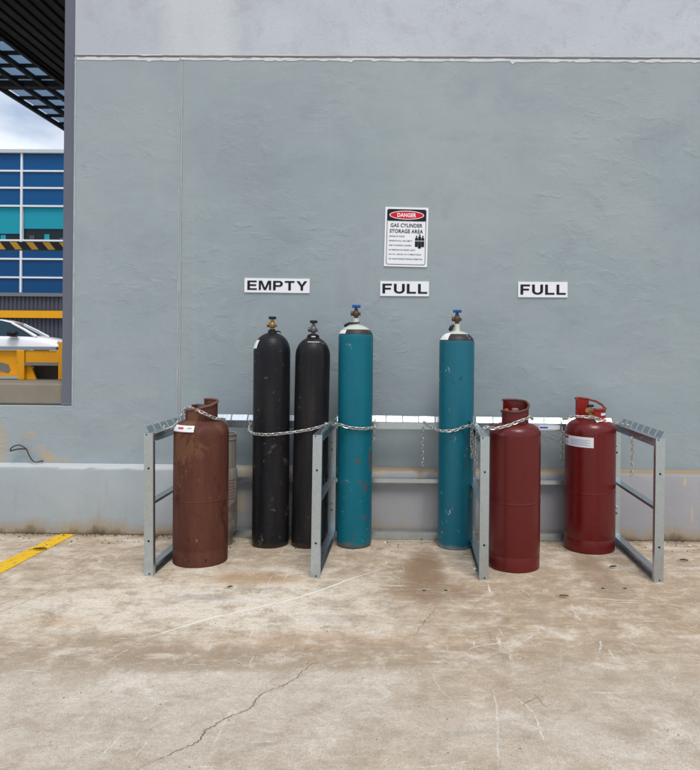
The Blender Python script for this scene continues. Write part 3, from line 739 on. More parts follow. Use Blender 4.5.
def valve(parent, z0, h, body_m, wheel_m, outlet=-1, wheel_r=0.024):
    """cylinder valve: stem, swollen body, side outlet, spindle and scalloped handwheel"""
    v = MB(); s = h / 0.13
    v.lathe([(.013, 0), (.013, .02*s), (.017, .024*s), (.021, .034*s), (.022, .05*s), (.020, .066*s), (.0135, .074*s), (.0135, .092*s), (.009, .094*s), (.009, .112*s)], 20, Matrix.Translation((0, 0, z0)))
    vo = v.build('valve', body_m, parent, smooth=40)
    q = MB().lathe([(.012, 0), (.012, .018), (.0155, .019), (.0155, .034), (.011, .036)], 16, Matrix.Translation((0, 0, z0 + .05*s)) @ Matrix.Rotation(PI / 2 * outlet, 4, 'Y'))
    q.build('outlet', body_m, vo, smooth=40)
    MB().lathe([(.008, 0), (.008, .024), (.012, .025), (.012, .03)], 12, Matrix.Translation((0, 0, z0 + .046*s)) @ Matrix.Rotation(-PI / 2 * outlet, 4, 'Y')).build('safety_plug', body_m, vo, smooth=40)
    hw = MB(); n = 40; pr = [(0.30, -.003), (.9, -.008), (1.0, -.004), (1.0, .006), (.9, .010), (.4, .006)]
    va = []
    for fr_, z in pr:
        for i in range(n):
            a = 2 * PI * i / n; rr = wheel_r * fr_ * (1 + (0.09 * math.cos(5 * a) if fr_ > .5 else 0)); va.append((rr * math.cos(a), rr * math.sin(a), z0 + .116*s + z))
    hw.add(va, [(k*n+i, k*n+(i+1) % n, (k+1)*n+(i+1) % n, (k+1)*n+i) for k in range(len(pr)-1) for i in range(n)] + [tuple(range(n-1, -1, -1)), tuple((len(pr)-1)*n+i for i in range(n))])
    hw.build('handwheel', wheel_m, vo, smooth=50)
    return vo

def dome(r, z0, h, rn, p=2.0, n=12):
    """profile of a shoulder from radius r at z0 to neck radius rn at z0+h"""
    out_ = []
    for i in range(n + 1):
        a = (PI / 2) * i / n
        rr = r * max(0, math.cos(a)) ** (2 / p); zz = z0 + h * math.sin(a) ** (2 / p)
        if rr < rn: rr = rn
        out_.append((rr, zz))
        if rr == rn: break
    return out_

BLACK_BODY = paint_mat('scuffed_black_paint', (0.009, 0.0098, 0.0135), ((9, 0.60, (0.07, 0.055, 0.045), 1.0), (34, 0.635, (0.16, 0.13, 0.1), 1.0)), 0.40, 0.6, (0.026, 0.020, 0.016), 0.16, low=(0.02, 0.03, (0.07, 0.045, 0.03)))
BLACK_BODY2 = paint_mat('faded_black_paint', (0.010, 0.0100, 0.0125), ((7, 0.60, (0.085, 0.07, 0.055), 0.8), (30, 0.63, (0.18, 0.16, 0.13), 1.0)), 0.44, 0.6, (0.036, 0.028, 0.023), low=(0.02, 0.03, (0.08, 0.05, 0.032)))
TEAL1 = paint_mat('chipped_teal_paint', (0.002, 0.132, 0.185), ((13, 0.60, (0.12, 0.065, 0.05), 0.55), (24, 0.635, (0.3, 0.38, 0.4), 0.8)), 0.42, 0.4, (0.004, 0.085, 0.125), low=(0.025, 0.075, (0.16, 0.12, 0.085)))
TEAL2 = paint_mat('scratched_teal_paint', (0.001, 0.124, 0.178), ((24, 0.625, (0.42, 0.48, 0.48), 0.55), (11, 0.63, (0.01, 0.05, 0.08), 1.0)), 0.40, 0.4, (0.002, 0.078, 0.12), low=(0.012, 0.03, (0.4, 0.4, 0.36)))
CREAM = paint_mat('cream_shoulder_paint', (0.50, 0.54, 0.45), ((16, 0.72, (0.25, 0.2, 0.13), 1.0),), 0.5)
BAND = paint_mat('dark_band_paint', (0.035, 0.03, 0.034), ((7, 0.6, (0.30, 0.31, 0.34), 1.2),), 0.45)

def tall_black(px, py, w, ysh, ydome, ytop, label, first, lean=0.0):
    c, r = base_of(px, py, w); Yc = c.y
    t = thing('gas_cylinder', label, 'gas cylinder', c, 'tall steel gas cylinders in the rack', rot=(0, lean, 0))
    zs, zd, zt = (zat(px, v, Yc) for v in (ysh, ydome, ytop))
    m = BLACK_BODY if first else BLACK_BODY2
    prof = [(r * .80, 0.0), (r * .93, .004), (r * .985, .016), (r, .035), (r, .3), (r, .8), (r, zs - .02)] + dome(r, zs, zd - zs, .028, 2.15, 14)
    MB().lathe(prof, 56).build('body', m, t, smooth=35)
    if first:
        MB().lathe([(.028, zd - .006), (.029, zd + .012), (.021, zd + .013), (.021, zd + .022)], 24).build('neck_ring', blackp, t, smooth=40)
        valve(t, zd + .016, zt - zd - .016, brass, blackp, -1)
        # plastic collar tab with a pale tip
        MB().tube([(.026, -.008, zd + .006), (.05, -.012, zd + .008), (.062, -.016, zd - .004)], [.006, .005, .003], 6).build('tag_strap', blackp, t)
        rf = lambda z: r * max(.2, math.cos(math.asin(min(1, max(0, (z - zs) / (zd - zs))))))
        patch(r, R(-66), R(-42), zs + .03, zs + .085, 'label', paper, t, m=5, rfun=rf, off=.006)
    else:
        MB().lathe([(.050, zd - .026), (.048, zd - .008), (.041, zd - .006), (.040, zd + .012), (.03, zd + .014), (.03, zd + .02)], 28).build('neck_ring', m, t, smooth=40)
        valve(t, zd + .012, zt - zd - .012, steel_dull, blackp, -1)
        patch(.041, R(-8), R(28), zd - .001, zd + .006, 'label', paper, t, off=.001)
        rf = lambda z: r * math.cos(math.asin(min(.999, max(0, (z - zs) / (zd - zs)))))
        patch(r, R(-18), R(38), zs + .098, zs + .108, 'label', paper, t, m=2, rfun=rf, off=.004)
    return t, c, r
B1 = tall_black(270.3, 549.2, 36.4, 353, 332.5, 316.6, 'tall black ribbed gas cylinder with brass valve, beside the rusty brown cylinder', True)
B2 = tall_black(308.6, 549.4, 34.6, 357, 337, 320.3, 'tall black gas cylinder with dull grey valve and wide stepped neck collar', False, lean=R(0.75))

def tall_teal(px, py, w, label, first, ysh, yb, yd, ytop):
    c, r = base_of(px, py, w); Yc = c.y
    t = thing('gas_cylinder', label, 'gas cylinder', c, 'tall steel gas cylinders in the rack')
    zs, zb, zd, zt = (zat(px, v, Yc) for v in (ysh, yb, yd, ytop))
    pr = dome(r, zs, zd - zs, .022, 2.0, 24)
    f = lambda z0, z1: [(a, b_) for a, b_ in pr if z0 - 1e-6 <= b_ <= z1 + 1e-6]
    zk1, zk2 = (zs + (zd - zs) * q_ for q_ in ((.23, .60) if first else (.17, .74)))
    def rz(z):
        for (r0, z0), (r1, z1) in zip(pr, pr[1:]):
            if z0 <= z <= z1: return r0 + (r1 - r0) * (z - z0) / max(1e-6, z1 - z0)
        return pr[-1][0]
    MB().lathe([(r * .82, 0), (r * .94, .004), (r * .985, .014), (r, .03), (r, .4), (r, .9), (r, zs - .01)] + [q for q in pr if q[1] < zk1] + [(rz(zk1), zk1)], 56, cap1=False).build('body', TEAL1 if first else TEAL2, t, smooth=35)
    MB().lathe([(rz(zk1) + .0004, zk1 - .0002)] + [q for q in pr if zk1 < q[1] < zk2] + [(rz(zk2) + .0004, zk2)], 56, cap0=False, cap1=False).build('shoulder_band', BAND, t, smooth=35)
    MB().lathe([(rz(zk2), zk2)] + [q for q in pr if q[1] > zk2] + [(.019, zd + .004), (.018, zb + .0)], 40, cap0=False).build('shoulder', CREAM, t, smooth=50)
    valve(t, zb - .004, zt - zb, bronze if first else brass if False else bronze, bluep, -1, .028)
    rf = lambda z: rz(z)
    if first:
        patch(r, R(-80), R(-34), zk1 + .004, zk2 - .002, 'label', paper, t, m=4, rfun=rf, off=.002)
        MB().tube([(-.075, -.02, zd - .012), (-.045, -.024, zd + .006), (0, -.026, zd + .010), (.024, -.01, zd + .012)], [.010, .008, .005, .004], 8).build('valve_strap', blackp, t, smooth=60)
    else:
        patch(r, R(-78), R(-34), zk1 + .006, zk2 + .004, 'label', paper, t, m=4, rfun=rf, off=.003)
        mb = MB(); mb.tube([(-.022, -.01, zb - .006), (-.036, -.014, zb - .02), (-.044, -.016, zb - .04), (-.04, -.018, zd + .004)], [.006, .013, .015, .010], 10); mb.build('valve_cap', blackp, t, smooth=60)
    return t, c, r
T1 = tall_teal(354.0, 549.4, 34.6, 'tall teal gas cylinder with rust chips near the foot, beside the black ones', True, 337.5, 318.3, 324.5, 304.4)
T2 = tall_teal(455.0, 550.6, 34.9, 'tall teal gas cylinder with white paint scuffs and a white neck tag', False, 343.0, 324, 331.0, 309.2)

# --- squat LPG cylinders
RED = paint_mat('maroon_paint', (0.108, 0.0072, 0.007), ((38, 0.67, (0.2, 0.13, 0.1), 1.0),), 0.29, 0.4, (0.085, 0.008, 0.007), var=0.15)
RED2 = paint_mat('bright_maroon_paint', (0.125, 0.0062, 0.0065), ((38, 0.67, (0.22, 0.14, 0.11), 1.0),), 0.27, 0.4, (0.095, 0.008, 0.007), var=0.15)
REDC = paint_mat('red_collar_paint', (0.27, 0.018, 0.014), ((14, 0.68, (0.35, 0.2, 0.15), 1.0),), 0.42)
RUST = paint_mat('rusty_brown_paint', (0.085, 0.027, 0.017), ((5, 0.50, (0.14, 0.06, 0.032), 0.35), (13, 0.56, (0.06, 0.017, 0.012), 0.5), (34, 0.64, (0.2, 0.14, 0.1), 1.0)), 0.65, 0.8, (0.12, 0.042, 0.022), var=0.35)
GREYC = paint_mat('weathered_grey_cylinder', (0.25, 0.235, 0.205), ((7, 0.55, (0.14, 0.115, 0.085), 0.8), (18, 0.58, (0.33, 0.31, 0.28), 0.8)), 0.5, 0.7, (0.15, 0.125, 0.095))

def collar(parent, mat, r, z0, walls, rims, rim_r=0.007, rim_mat=None):
    mb = MB()
    for seq in walls:
        seq = [(R(a), h) for a, h in seq]; dens = []
        for (a0, h0), (a1, h1) in zip(seq, seq[1:]):
            k = max(2, int(abs(a1 - a0) / R(7)))
            dens += [(a0 + (a1 - a0) * i / k, h0 + (h1 - h0) * (3 * (i/k)**2 - 2 * (i/k)**3)) for i in range(k)]
        dens.append(seq[-1]); n = len(dens); va = []
        for a, h in dens:
            for rr, z in ((r, z0), (r, z0 + h), (r - .004, z0 + h), (r - .004, z0)): va.append((rr * math.sin(a), -rr * math.cos(a), z))
        mb.add(va, [(4*i+j, 4*i+(j+1) % 4, 4*(i+1)+(j+1) % 4, 4*(i+1)+j) for i in range(n-1) for j in range(4)] + [(0,1,2,3), (4*n-1, 4*n-2, 4*n-3, 4*n-4)])
    c = mb.build('collar', mat, parent, smooth=45)
    for seq in rims:
        seq = [(R(a), h) for a, h in seq]; pts = []
        for (a0, h0), (a1, h1) in zip(seq, seq[1:]):
            k = max(2, int(abs(a1 - a0) / R(7)))
            pts += [(a0 + (a1 - a0) * i / k, h0 + (h1 - h0) * (3 * (i/k)**2 - 2 * (i/k)**3)) for i in range(k)]
        pts.append(seq[-1])
        MB().tube([(r * math.sin(a), -r * math.cos(a), z0 + h) for a, h in pts], rim_r, 8).build('collar_rim', rim_mat or mat, c, smooth=60)
    return c

def gas_valve(parent, z0, mat, knob=None):
    v = MB().lathe([(.028, -.01), (.028, .01), (.016, .014), (.016, .03), (.022, .034), (.022, .056), (.012, .06)], 18, Matrix.Translation((0, 0, z0))).build('valve', mat, parent, smooth=40)
    MB().lathe([(.011, 0), (.011, .02), (.016, .021), (.016, .045)], 14, Matrix.Translation((0, 0, z0 + .045)) @ Matrix.Rotation(PI / 2, 4, 'X') @ Matrix.Rotation(R(-40), 4, 'Y')).build('outlet', mat, v, smooth=40)
    MB().lathe([(.008, 0), (.022, .003), (.022, .014), (.010, .017)], 18, Matrix.Translation((0, 0, z0 + .064))).build('handwheel', knob or mat, v, smooth=40)
    return v

def lpg(px, py, w, label, mat, yshould, ydome, rc_px, collar_mat, seam=.078):
    c, r = base_of(px, py, w)
    t = thing('lpg_cylinder', label, 'gas cylinder', c, 'squat LPG cylinders in the rack')
    zs, zd = zat(px, yshould, c.y), zat(px, ydome, c.y)
    rc = rc_px * c.y / F
    prof = [(r * .995, seam + .002), (r * .987, seam + .006), (r, seam + .014), (r, .2), (r, zs * .5 - .03), (r, zs * .5 - .008), (r, zs * .5 - .006), (r + .0014, zs * .5 - .003), (r + .0014, zs * .5 + .003), (r, zs * .5 + .006), (r, zs * .5 + .008), (r, zs * .5 + .03), (r, zs * .8), (r, zs - .015)] + dome(r, zs, zd - zs + .012, rc * .8, 2.5, 12)
    MB().lathe(prof, 60, cap0=False).build('body', mat, t, smooth=35)
    MB().lathe([(r * .90, .002), (r * .96, 0), (r * .99, .006), (r * .995, seam - .002), (r * .985, seam + .004)], 60, cap0=False, cap1=False).build('foot_ring', mat, t, smooth=35)
    return t, c, r, zs, zd, rc

# front maroon one
t, c, r, zs, zd, rc = lpg(513.7, 573.6, 51.0, 'maroon LPG cylinder leaning its shoulder chain on a rack post, no label', RED, 434, 423.5, 13.4, RED)
t['label'] = 'maroon LPG cylinder without paper label, a chain lying across its shoulder'
RC = [(-112, .078), (-60, .082), (0, .080), (45, .092), (85, .118), (130, .137), (180, .142), (238, .142)]
collar(t, RED, rc, zd - .004, [RC], [RC], .0075, paint_mat('worn_rim_paint', (0.10, 0.045, 0.035), (), 0.5))
gas_valve(t, zd + .012, plain('grey_valve', (0.25, 0.23, 0.2), 0.4, 0.6, 0.3), plain('pink_cap', (0.35, 0.16, 0.17), 0.5))
MB().lathe([(.012, 0), (.012, .028)], 12, Matrix.Translation((-.055, -.02, zd + .062))).build('valve_plug', plain('orange_cap', (0.7, 0.12, 0.03), 0.4), t, smooth=40)
P1 = (c, r, zs, zd, rc)
# back maroon one with label
t, c, r, zs, zd, rc = lpg(589.2, 555.0, 49.6, 'maroon LPG cylinder with white paper label and open red collar showing a brass valve', RED2, 432, 419.5, 14.6, RED2)
WL = [[(0, .078), (75, .078), (120, .072), (172, .072)], [(172, .125), (205, .140), (250, .142), (284, .142)]]
RM = [[(2, .078), (78, .080), (98, .082)], [(98, .082), (120, .102), (150, .122), (185, .136), (220, .142), (286, .142)]]
cl = collar(t, REDC, rc, zd - .004, WL, RM, .0075, paint_mat('orange_worn_rim', (0.24, 0.045, 0.025), ((20, 0.6, (0.4, 0.2, 0.05), 1.0),), 0.5))
gas_valve(t, zd + .018, plain('bright_brass', (0.5, 0.30, 0.14), 0.35, 0.6, 0.3), blackp)
patch(rc, R(28), R(60), zd + .034, zd + .05, 'collar_label', paper, cl, off=.0015)
lb = patch(r, R(-88), R(-7), zs - .078, zs - .012, 'label', paper, t, dz=-.006, n=16)
patch(r, R(-86), R(-70), zs - .035, zs - .018, 'label_print', redp, lb, off=.0022)
patch(r, R(-84), R(-72), zs - .07, zs - .048, 'label_print', bluepr, lb, off=.0022)
for k in range(5): patch(r, R(-62), R(-14 - 6 * (k % 2)), zs - .034 - .0085 * k, zs - .031 - .0085 * k, 'label_print', bluepr, lb, dz=-.003, off=.0022)
tg = MB().add([(.012, -rc - .022, zd - .008), (.105, -rc + .025, zd - .006), (.09, -rc + .045, zd + .016), (.0, -rc - .002, zd + .010)], [(0, 1, 2, 3)]).build('paper_tag', paper, t)
MB().add([(.06, -rc + .002, zd + .0035), (.085, -rc + .014, zd + .0035), (.08, -rc + .022, zd + .0095), (.055, -rc + .008, zd + .0095)], [(0, 1, 2, 3)]).build('tag_print', redp, tg)
P2 = (c, r, zs, zd, rc)
# rusty brown one
t, c, r, zs, zd, rc = lpg(200.3, 568.6, 53.6, 'rusty brown LPG cylinder with white paper tag on its shoulder', RUST, 434, 419.5, 15.6, RUST, .085)
BC = [(-100, .070), (-55, .068), (-10, .075), (40, .095), (80, .112), (120, .122), (165, .125), (188, .125)]
BC2 = [(196, .095), (236, .092)]
collar(t, RUST, rc, zd - .006, [BC, BC2], [BC], .0075, paint_mat('dusty_rim_paint', (0.16, 0.075, 0.06), (), 0.6))
gas_valve(t, zd + .012, steel_dull)
rfb = lambda z: r * max(.45, (1 - max(0, (z - zs) / (zd - zs + .012)) ** 2.5) ** (1 / 2.5))
tg = patch(r, R(-58), R(1), zs + .030, zs + .066, 'paper_tag', paper, t, m=5, rfun=rfb, off=.007, n=14)
patch(r, R(-40), R(-24), zs + .046, zs + .056, 'tag_print', redp, tg, m=2, rfun=rfb, off=.0085)
patch(r, R(-14), R(-4), zs + .050, zs + .056, 'tag_print', greypr, tg, m=2, rfun=rfb, off=.0085)
MB().lathe([(.005, 0), (.005, .004)], 8, Matrix.Translation((r * math.sin(R(28)), -r * math.cos(R(28)) - .001, .045)) @ Matrix.Rotation(PI / 2, 4, 'X')).build('drain_hole', blackp, t)
P0 = (c, r, zs, zd, rc)
# small grey one behind it
def small_grey():
    Yc = 4.635; r = .126; xr = wp(236.6, 500, Yc).x; c = Vector((xr - r, Yc, 0))
    t = thing('lpg_cylinder', 'weathered grey LPG cylinder half hidden behind the rusty brown one', 'gas cylinder', c, 'squat LPG cylinders in the rack')
    zt, zn = zat(232, 433.5, Yc), zat(232, 464, Yc)
    MB().lathe([(.07, .055), (.10, .062), (.118, .09), (r, .14), (r, zn - .07), (r * .97, zn - .03), (r * .86, zn), (.06, zn + .02)], 48).build('body', GREYC, t, smooth=40)
    MB().lathe([(.10, .0), (.102, .07)], 40, cap0=False, cap1=False).build('foot_ring', GREYC, t, smooth=40)
    cw = [(-150, zt - zn + .01), (30, zt - zn + .01), (112, zt - zn + .01)]; lo = [(60, .05), (100, .05)]
    collar(t, GREYC, r * .93, zn - .012, [[(-170, zt - zn + .01), (180, zt - zn + .01)]], [[(-170, zt - zn + .01), (180, zt - zn + .01)], [(-170, zt - zn - .022), (180, zt - zn - .022)]], .005)
    gas_valve(t, zn + .03, brass)
    pr_ = plain('faded_red_print', (0.2, 0.105, 0.095), 0.7)
    for k in range(7): patch(r, R(20), R(80 - 5 * (k % 3)), zn - .10 - .02 * k, zn - .092 - .02 * k, 'faded_print', pr_, t, off=.001)
small_grey()

# ------------------------------------------------------------------ chains
chain_m = plain('zinc_chain', (0.56, 0.55, 0.52), 0.4, 0.75, 0.25, 60)
def spline(pts, n=14):
    P = [Vector(p) for p in pts]; P = [P[0] * 2 - P[1]] + P + [P[-1] * 2 - P[-2]]; out_ = []
    for i in range(1, len(P) - 2):
        a, b_, c, d = P[i-1], P[i], P[i+1], P[i+2]
        for k in range(n):
            u = k / n
            out_.append(0.5 * ((2*b_) + (c - a) * u + (2*a - 5*b_ + 4*c - d) * u*u + (3*b_ - a - 3*c + d) * u**3))
    out_.append(P[-2]); return out_
def links_along(mb, pts, pitch=0.0235, wire=0.0031, start=0):
    pl = spline(pts); acc = [0]
    for a, b_ in zip(pl, pl[1:]): acc.append(acc[-1] + (b_ - a).length)
    def at(s):
        for i in range(len(acc) - 1):
            if acc[i+1] >= s:
                u = (s - acc[i]) / max(1e-9, acc[i+1] - acc[i]); return pl[i].lerp(pl[i+1], u)
        return pl[-1]
    n = int(acc[-1] / pitch)
    for k in range(n):
        s = (k + .5) * pitch; c = at(s); tdir = (at(s + .006) - at(s - .006)).normalized()
        up = Vector((0, 0, 1)) if abs(tdir.z) < .9 else Vector((0, -1, 0))
        sd_ = tdir.cross(up).normalized(); nn = sd_.cross(tdir)
        tw = R(45 if k % 2 == 0 else -45) + R(random.uniform(-14, 14))
        v = sd_ * math.cos(tw) + nn * math.sin(tw)
        hl, hw = pitch * .5 + wire * 1.7, .0088
        ring = []
        for i in range(10):
            a = 2 * PI * i / 10
            ring.append(c + tdir * (hl - hw) * (1 if math.cos(a) > 0 else -1) * (1 if abs(math.cos(a)) > 1e-6 else 0) + tdir * hw * math.cos(a) + v * hw * math.sin(a))
        mb.tube(ring, wire, 6, closed=True)
def make_chain(label, runs):
    P = [[wp(*q) if len(q) == 3 and q[2] > 1 else Vector(q) for q in r_] for r_ in runs]
    o0 = P[0][0]; t = thing('chain', label, 'chain', o0, 'cylinder restraint chains')
    for k, r_ in enumerate(P):
        mb = MB(); links_along(mb, r_); mb.v = [(x - o0.x, y - o0.y, z - o0.z) for x, y, z in mb.v]
        mb.build('chain_run' if k == 0 else 'loose_end', chain_m, t, smooth=60)
    return t
def on_rail(i, Y):   # point on top of side rail i
    return Vector((RX[i][0] + 0.026, Y, 0.826))
cB, rB = B1[1], B1[2]; cB2, rB2 = B2[1], B2[2]; cT, rT = T1[1], T1[2]; cT2, rT2 = T2[1], T2[2]
front = lambda c, r, off=.007: c.y - r - off
make_chain('steel chain slung across both black cylinders to the rack rail', [[
    (250.5, 421, YB - .012), (249.3, 427, 4.73), (249.6, 431, cB.y), (254, 433.6, cB.y - rB * .75), (263, 434.6, front(cB, rB)), (272, 434.4, front(cB, rB)), (290, 432.6, front(cB, rB, .008)), (309, 429.6, front(cB2, rB2)), (322, 426, front(cB2, rB2, .012)), on_rail(1, 4.47)]])
make_chain('steel chain across the teal cylinder beside the black ones', [[
    on_rail(1, 4.42), (338, 424.3, front(cT, rT, .02)), (347, 427, front(cT, rT)), (357, 428.4, front(cT, rT)), (366, 428.6, front(cT, rT, -.012)), (372.6, 427.6, cT.y - rT * .3), (375.0, 426, cT.y + .02), (374.8, 420, YB - .012)],
    [(373.6, 428, YB - .03), (373.4, 436, YB - .028), (373.2, 444, YB - .028)]])
make_chain('steel chain across the white-scuffed teal cylinder with long loose ends', [[
    (422.6, 419, YB - .012), (426, 423.6, 4.74), (433, 428.2, cT2.y - .02), (438.5, 430.4, cT2.y - rT2 * .75), (446, 431, front(cT2, rT2)), (456, 430, front(cT2, rT2)), (465, 426.6, front(cT2, rT2, .01)), on_rail(2, 4.46)],
    [(472.2, 424, 4.40), (471.9, 440, 4.40), (472.2, 461, 4.40)], [(477.2, 429, 4.30), (476.7, 446, 4.30), (475.6, 468.5, 4.30)],
    [(422.8, 428, YB - .016), (422.4, 445, YB - .016), (422.6, 466, YB - .016)]])
c, r, zs, zd, rc = P1
make_chain('steel chain lying over the shoulder of the unlabelled maroon cylinder', [[
    on_rail(2, 4.14), (486, 427.2, 4.12), (492, 428.4, c.y - r * .72), (500, 427.6, c.y - rc - .034), (508, 425.6, c.y - rc - .026), (516, 422.6, c.y - rc - .016), (524, 419.6, c.y - rc * .75 - .014), (528.4, 417.4, c.y - .01), (530, 416.6, c.y + .1), (533, 419.5, YB - .012)]])
c, r, zs, zd, rc = P2
make_chain('steel chain round the collar of the labelled maroon cylinder with hanging ends', [[
    (562.6, 419, YB - .012), (566.5, 418.6, c.y - .02), (571, 416.8, c.y - rc * .8), (579, 416.6, c.y - rc - .012), (589, 417.2, c.y - rc - .012), (598, 418.6, c.y - rc * .8 - .02), (605, 421.2, c.y - .03), (611, 423.2, c.y - .02), (617, 423.6, c.y - .03), on_rail(3, 4.52)],
    [(562.4, 428, YB - .016), (561.8, 442, YB - .016), (561.6, 461, YB - .016)], [(632.2, 437.5, 4.36), (632.5, 455, 4.36), (631.4, 476, 4.36)]])
c, r, zs, zd, rc = P0
make_chain('steel chain threaded through the collar of the rusty brown cylinder', [[
    on_rail(0, 4.20), (166, 429.6, 4.22), (174, 426.4, 4.24), (179, 420.5, 4.25), (183.5, 412, c.y - .03), (186.5, 407.6, c.y - .04), (192, 408.6, c.y - .06), (199, 410.9, c.y - rc - .012), (205, 413.8, c.y - rc - .008), (212, 417.2, c.y - rc * .7), (218.5, 419.2, c.y - .02), (221, 419.0, c.y + .12), (225, 419.6, YB - .012)]])

# ------------------------------------------------------------------ signs and lettering
ink = NT('black_ink').done((0.012, 0.012, 0.016), 0.5)
signw = plain('sign_white', (0.80, 0.82, 0.86), 0.4, 0, 0.02)
def text(body, x0, x1, z0, z1, y, mat, parent, bold=0.0, name='lettering'):
    cu = bpy.data.curves.new('txt', 'FONT'); cu.body = body; cu.size = 1.0; cu.offset = bold; cu.extrude = 0.0; cu.resolution_u = 3; cu.space_character = 1.06
    ob = bpy.data.objects.new('txt', cu); me = bpy.data.meshes.new_from_object(ob)
    xs_ = [v.co.x for v in me.vertices]; ys_ = [v.co.y for v in me.vertices]
    a, b_, c, d = min(xs_), max(xs_), min(ys_), max(ys_)
    for v in me.vertices:
        v.co = ((v.co.x - a) / (b_ - a) * (x1 - x0) + x0, y, (v.co.y - c) / (d - c) * (z1 - z0) + z0)
    bpy.data.objects.remove(ob); bpy.data.curves.remove(cu); me.name = name
    me.materials.clear()
    return link(name, me, mat, parent)
def strokes(word, x0, x1, z0, z1, parent):
    """heavy block capitals, each letter one mesh; letters are drawn in a box of width wd and height 1"""
    k, q = .235, .19        # stem and bar thickness
    rect = lambda a, b_, c, d: [(a, c), (b_, c), (b_, d), (a, d)]
    def ring(cx, cz, rx, rz, ix, iz, a0, a1, n=12):
        A = [R(a0 + (a1 - a0) * i / n) for i in range(n + 1)]
        return [[(cx + rx * math.cos(a), cz + rz * math.sin(a)), (cx + rx * math.cos(b_), cz + rz * math.sin(b_)), (cx + ix * math.cos(b_), cz + iz * math.sin(b_)), (cx + ix * math.cos(a), cz + iz * math.sin(a))] for a, b_ in zip(A, A[1:])]
    G = {'E': (.86, [rect(0, k, 0, 1), rect(k, .86, 0, q), rect(k, .80, .42, .42 + q), rect(k, .84, 1 - q, 1)]),
         'F': (.80, [rect(0, k, 0, 1), rect(k, .72, .40, .40 + q), rect(k, .80, 1 - q, 1)]),
         'L': (.78, [rect(0, k, 0, 1), rect(k, .78, 0, q)]),
         'T': (.88, [rect(.44 - k / 2, .44 + k / 2, 0, 1 - q), rect(0, .88, 1 - q, 1)]),
         'M': (1.12, [rect(0, .2, 0, 1), rect(.92, 1.12, 0, 1), [(.2, 1), (.2, .70), (.46, 0), (.56, 0), (.56, .27), (.30, 1)], [(.92, 1), (.82, 1), (.56, .27), (.56, 0), (.66, 0), (.92, .70)]]),
         'Y': (.98, [rect(.49 - k / 2, .49 + k / 2, 0, .42), [(.49 - k / 2, .42), (.49, .42), (.49, .60), (.27, 1), (0, 1)], [(.49 + k / 2, .42), (.98, 1), (.71, 1), (.49, .60), (.49, .42)]]),
         'P': (.88, [rect(0, k, 0, 1), rect(k, .56, 1 - q, 1), rect(k, .56, .36, .36 + q)] + ring(.56, .68, .32, .32, .09, .13, -90, 90)),
         'U': (.92, [rect(0, k, .36, 1), rect(.92 - k, .92, .36, 1)] + ring(.46, .36, .46, .36, .46 - k, .36 - q, 180, 360))}
    sp = .17; tot = sum(G[ch][0] for ch in word) + sp * (len(word) - 1); x = 0
    for ch in word:
        wd, polys = G[ch]; mb = MB()
        for p in polys: mb.add([(x0 + (x + a) / tot * (x1 - x0), -.0045, z0 + b_ * (z1 - z0)) for a, b_ in p], [tuple(range(len(p)))])
        mb.build('letter', ink, parent); x += wd + sp
def word_sign(word, x0, x1, y0, y1, label, tilt=0.0):
    a = wp(x0, y1, YW); b_ = wp(x1, y0, YW)
    w, h = b_.x - a.x, wp((x0 + x1) / 2, y0, YW).z - wp((x0 + x1) / 2, y1, YW).z
    t = thing('word_sign', label, 'sign', ((a.x + b_.x) / 2, YW - .004, wp((x0 + x1) / 2, (y0 + y1) / 2, YW).z), 'word signs above the cylinders', rot=(0, tilt, 0))
    MB().box(-w/2, w/2, -.003, .003, -h/2, h/2).build('panel', signw, t)
    strokes(word, -w/2 + w * .045, w/2 - w * .035, -h * .33, h * .33, t)
word_sign('EMPTY', 244.6, 309.8, 278.5, 292.8, 'white sign reading EMPTY on the grey wall above the black cylinders', R(.3))
word_sign('FULL', 380.2, 429.0, 281.4, 296.2, 'white sign reading FULL on the wall under the danger sign', R(0))
word_sign('FULL', 518.0, 567.4, 282.0, 297.4, 'white sign reading FULL on the wall above the maroon LPG cylinders', R(-.2))

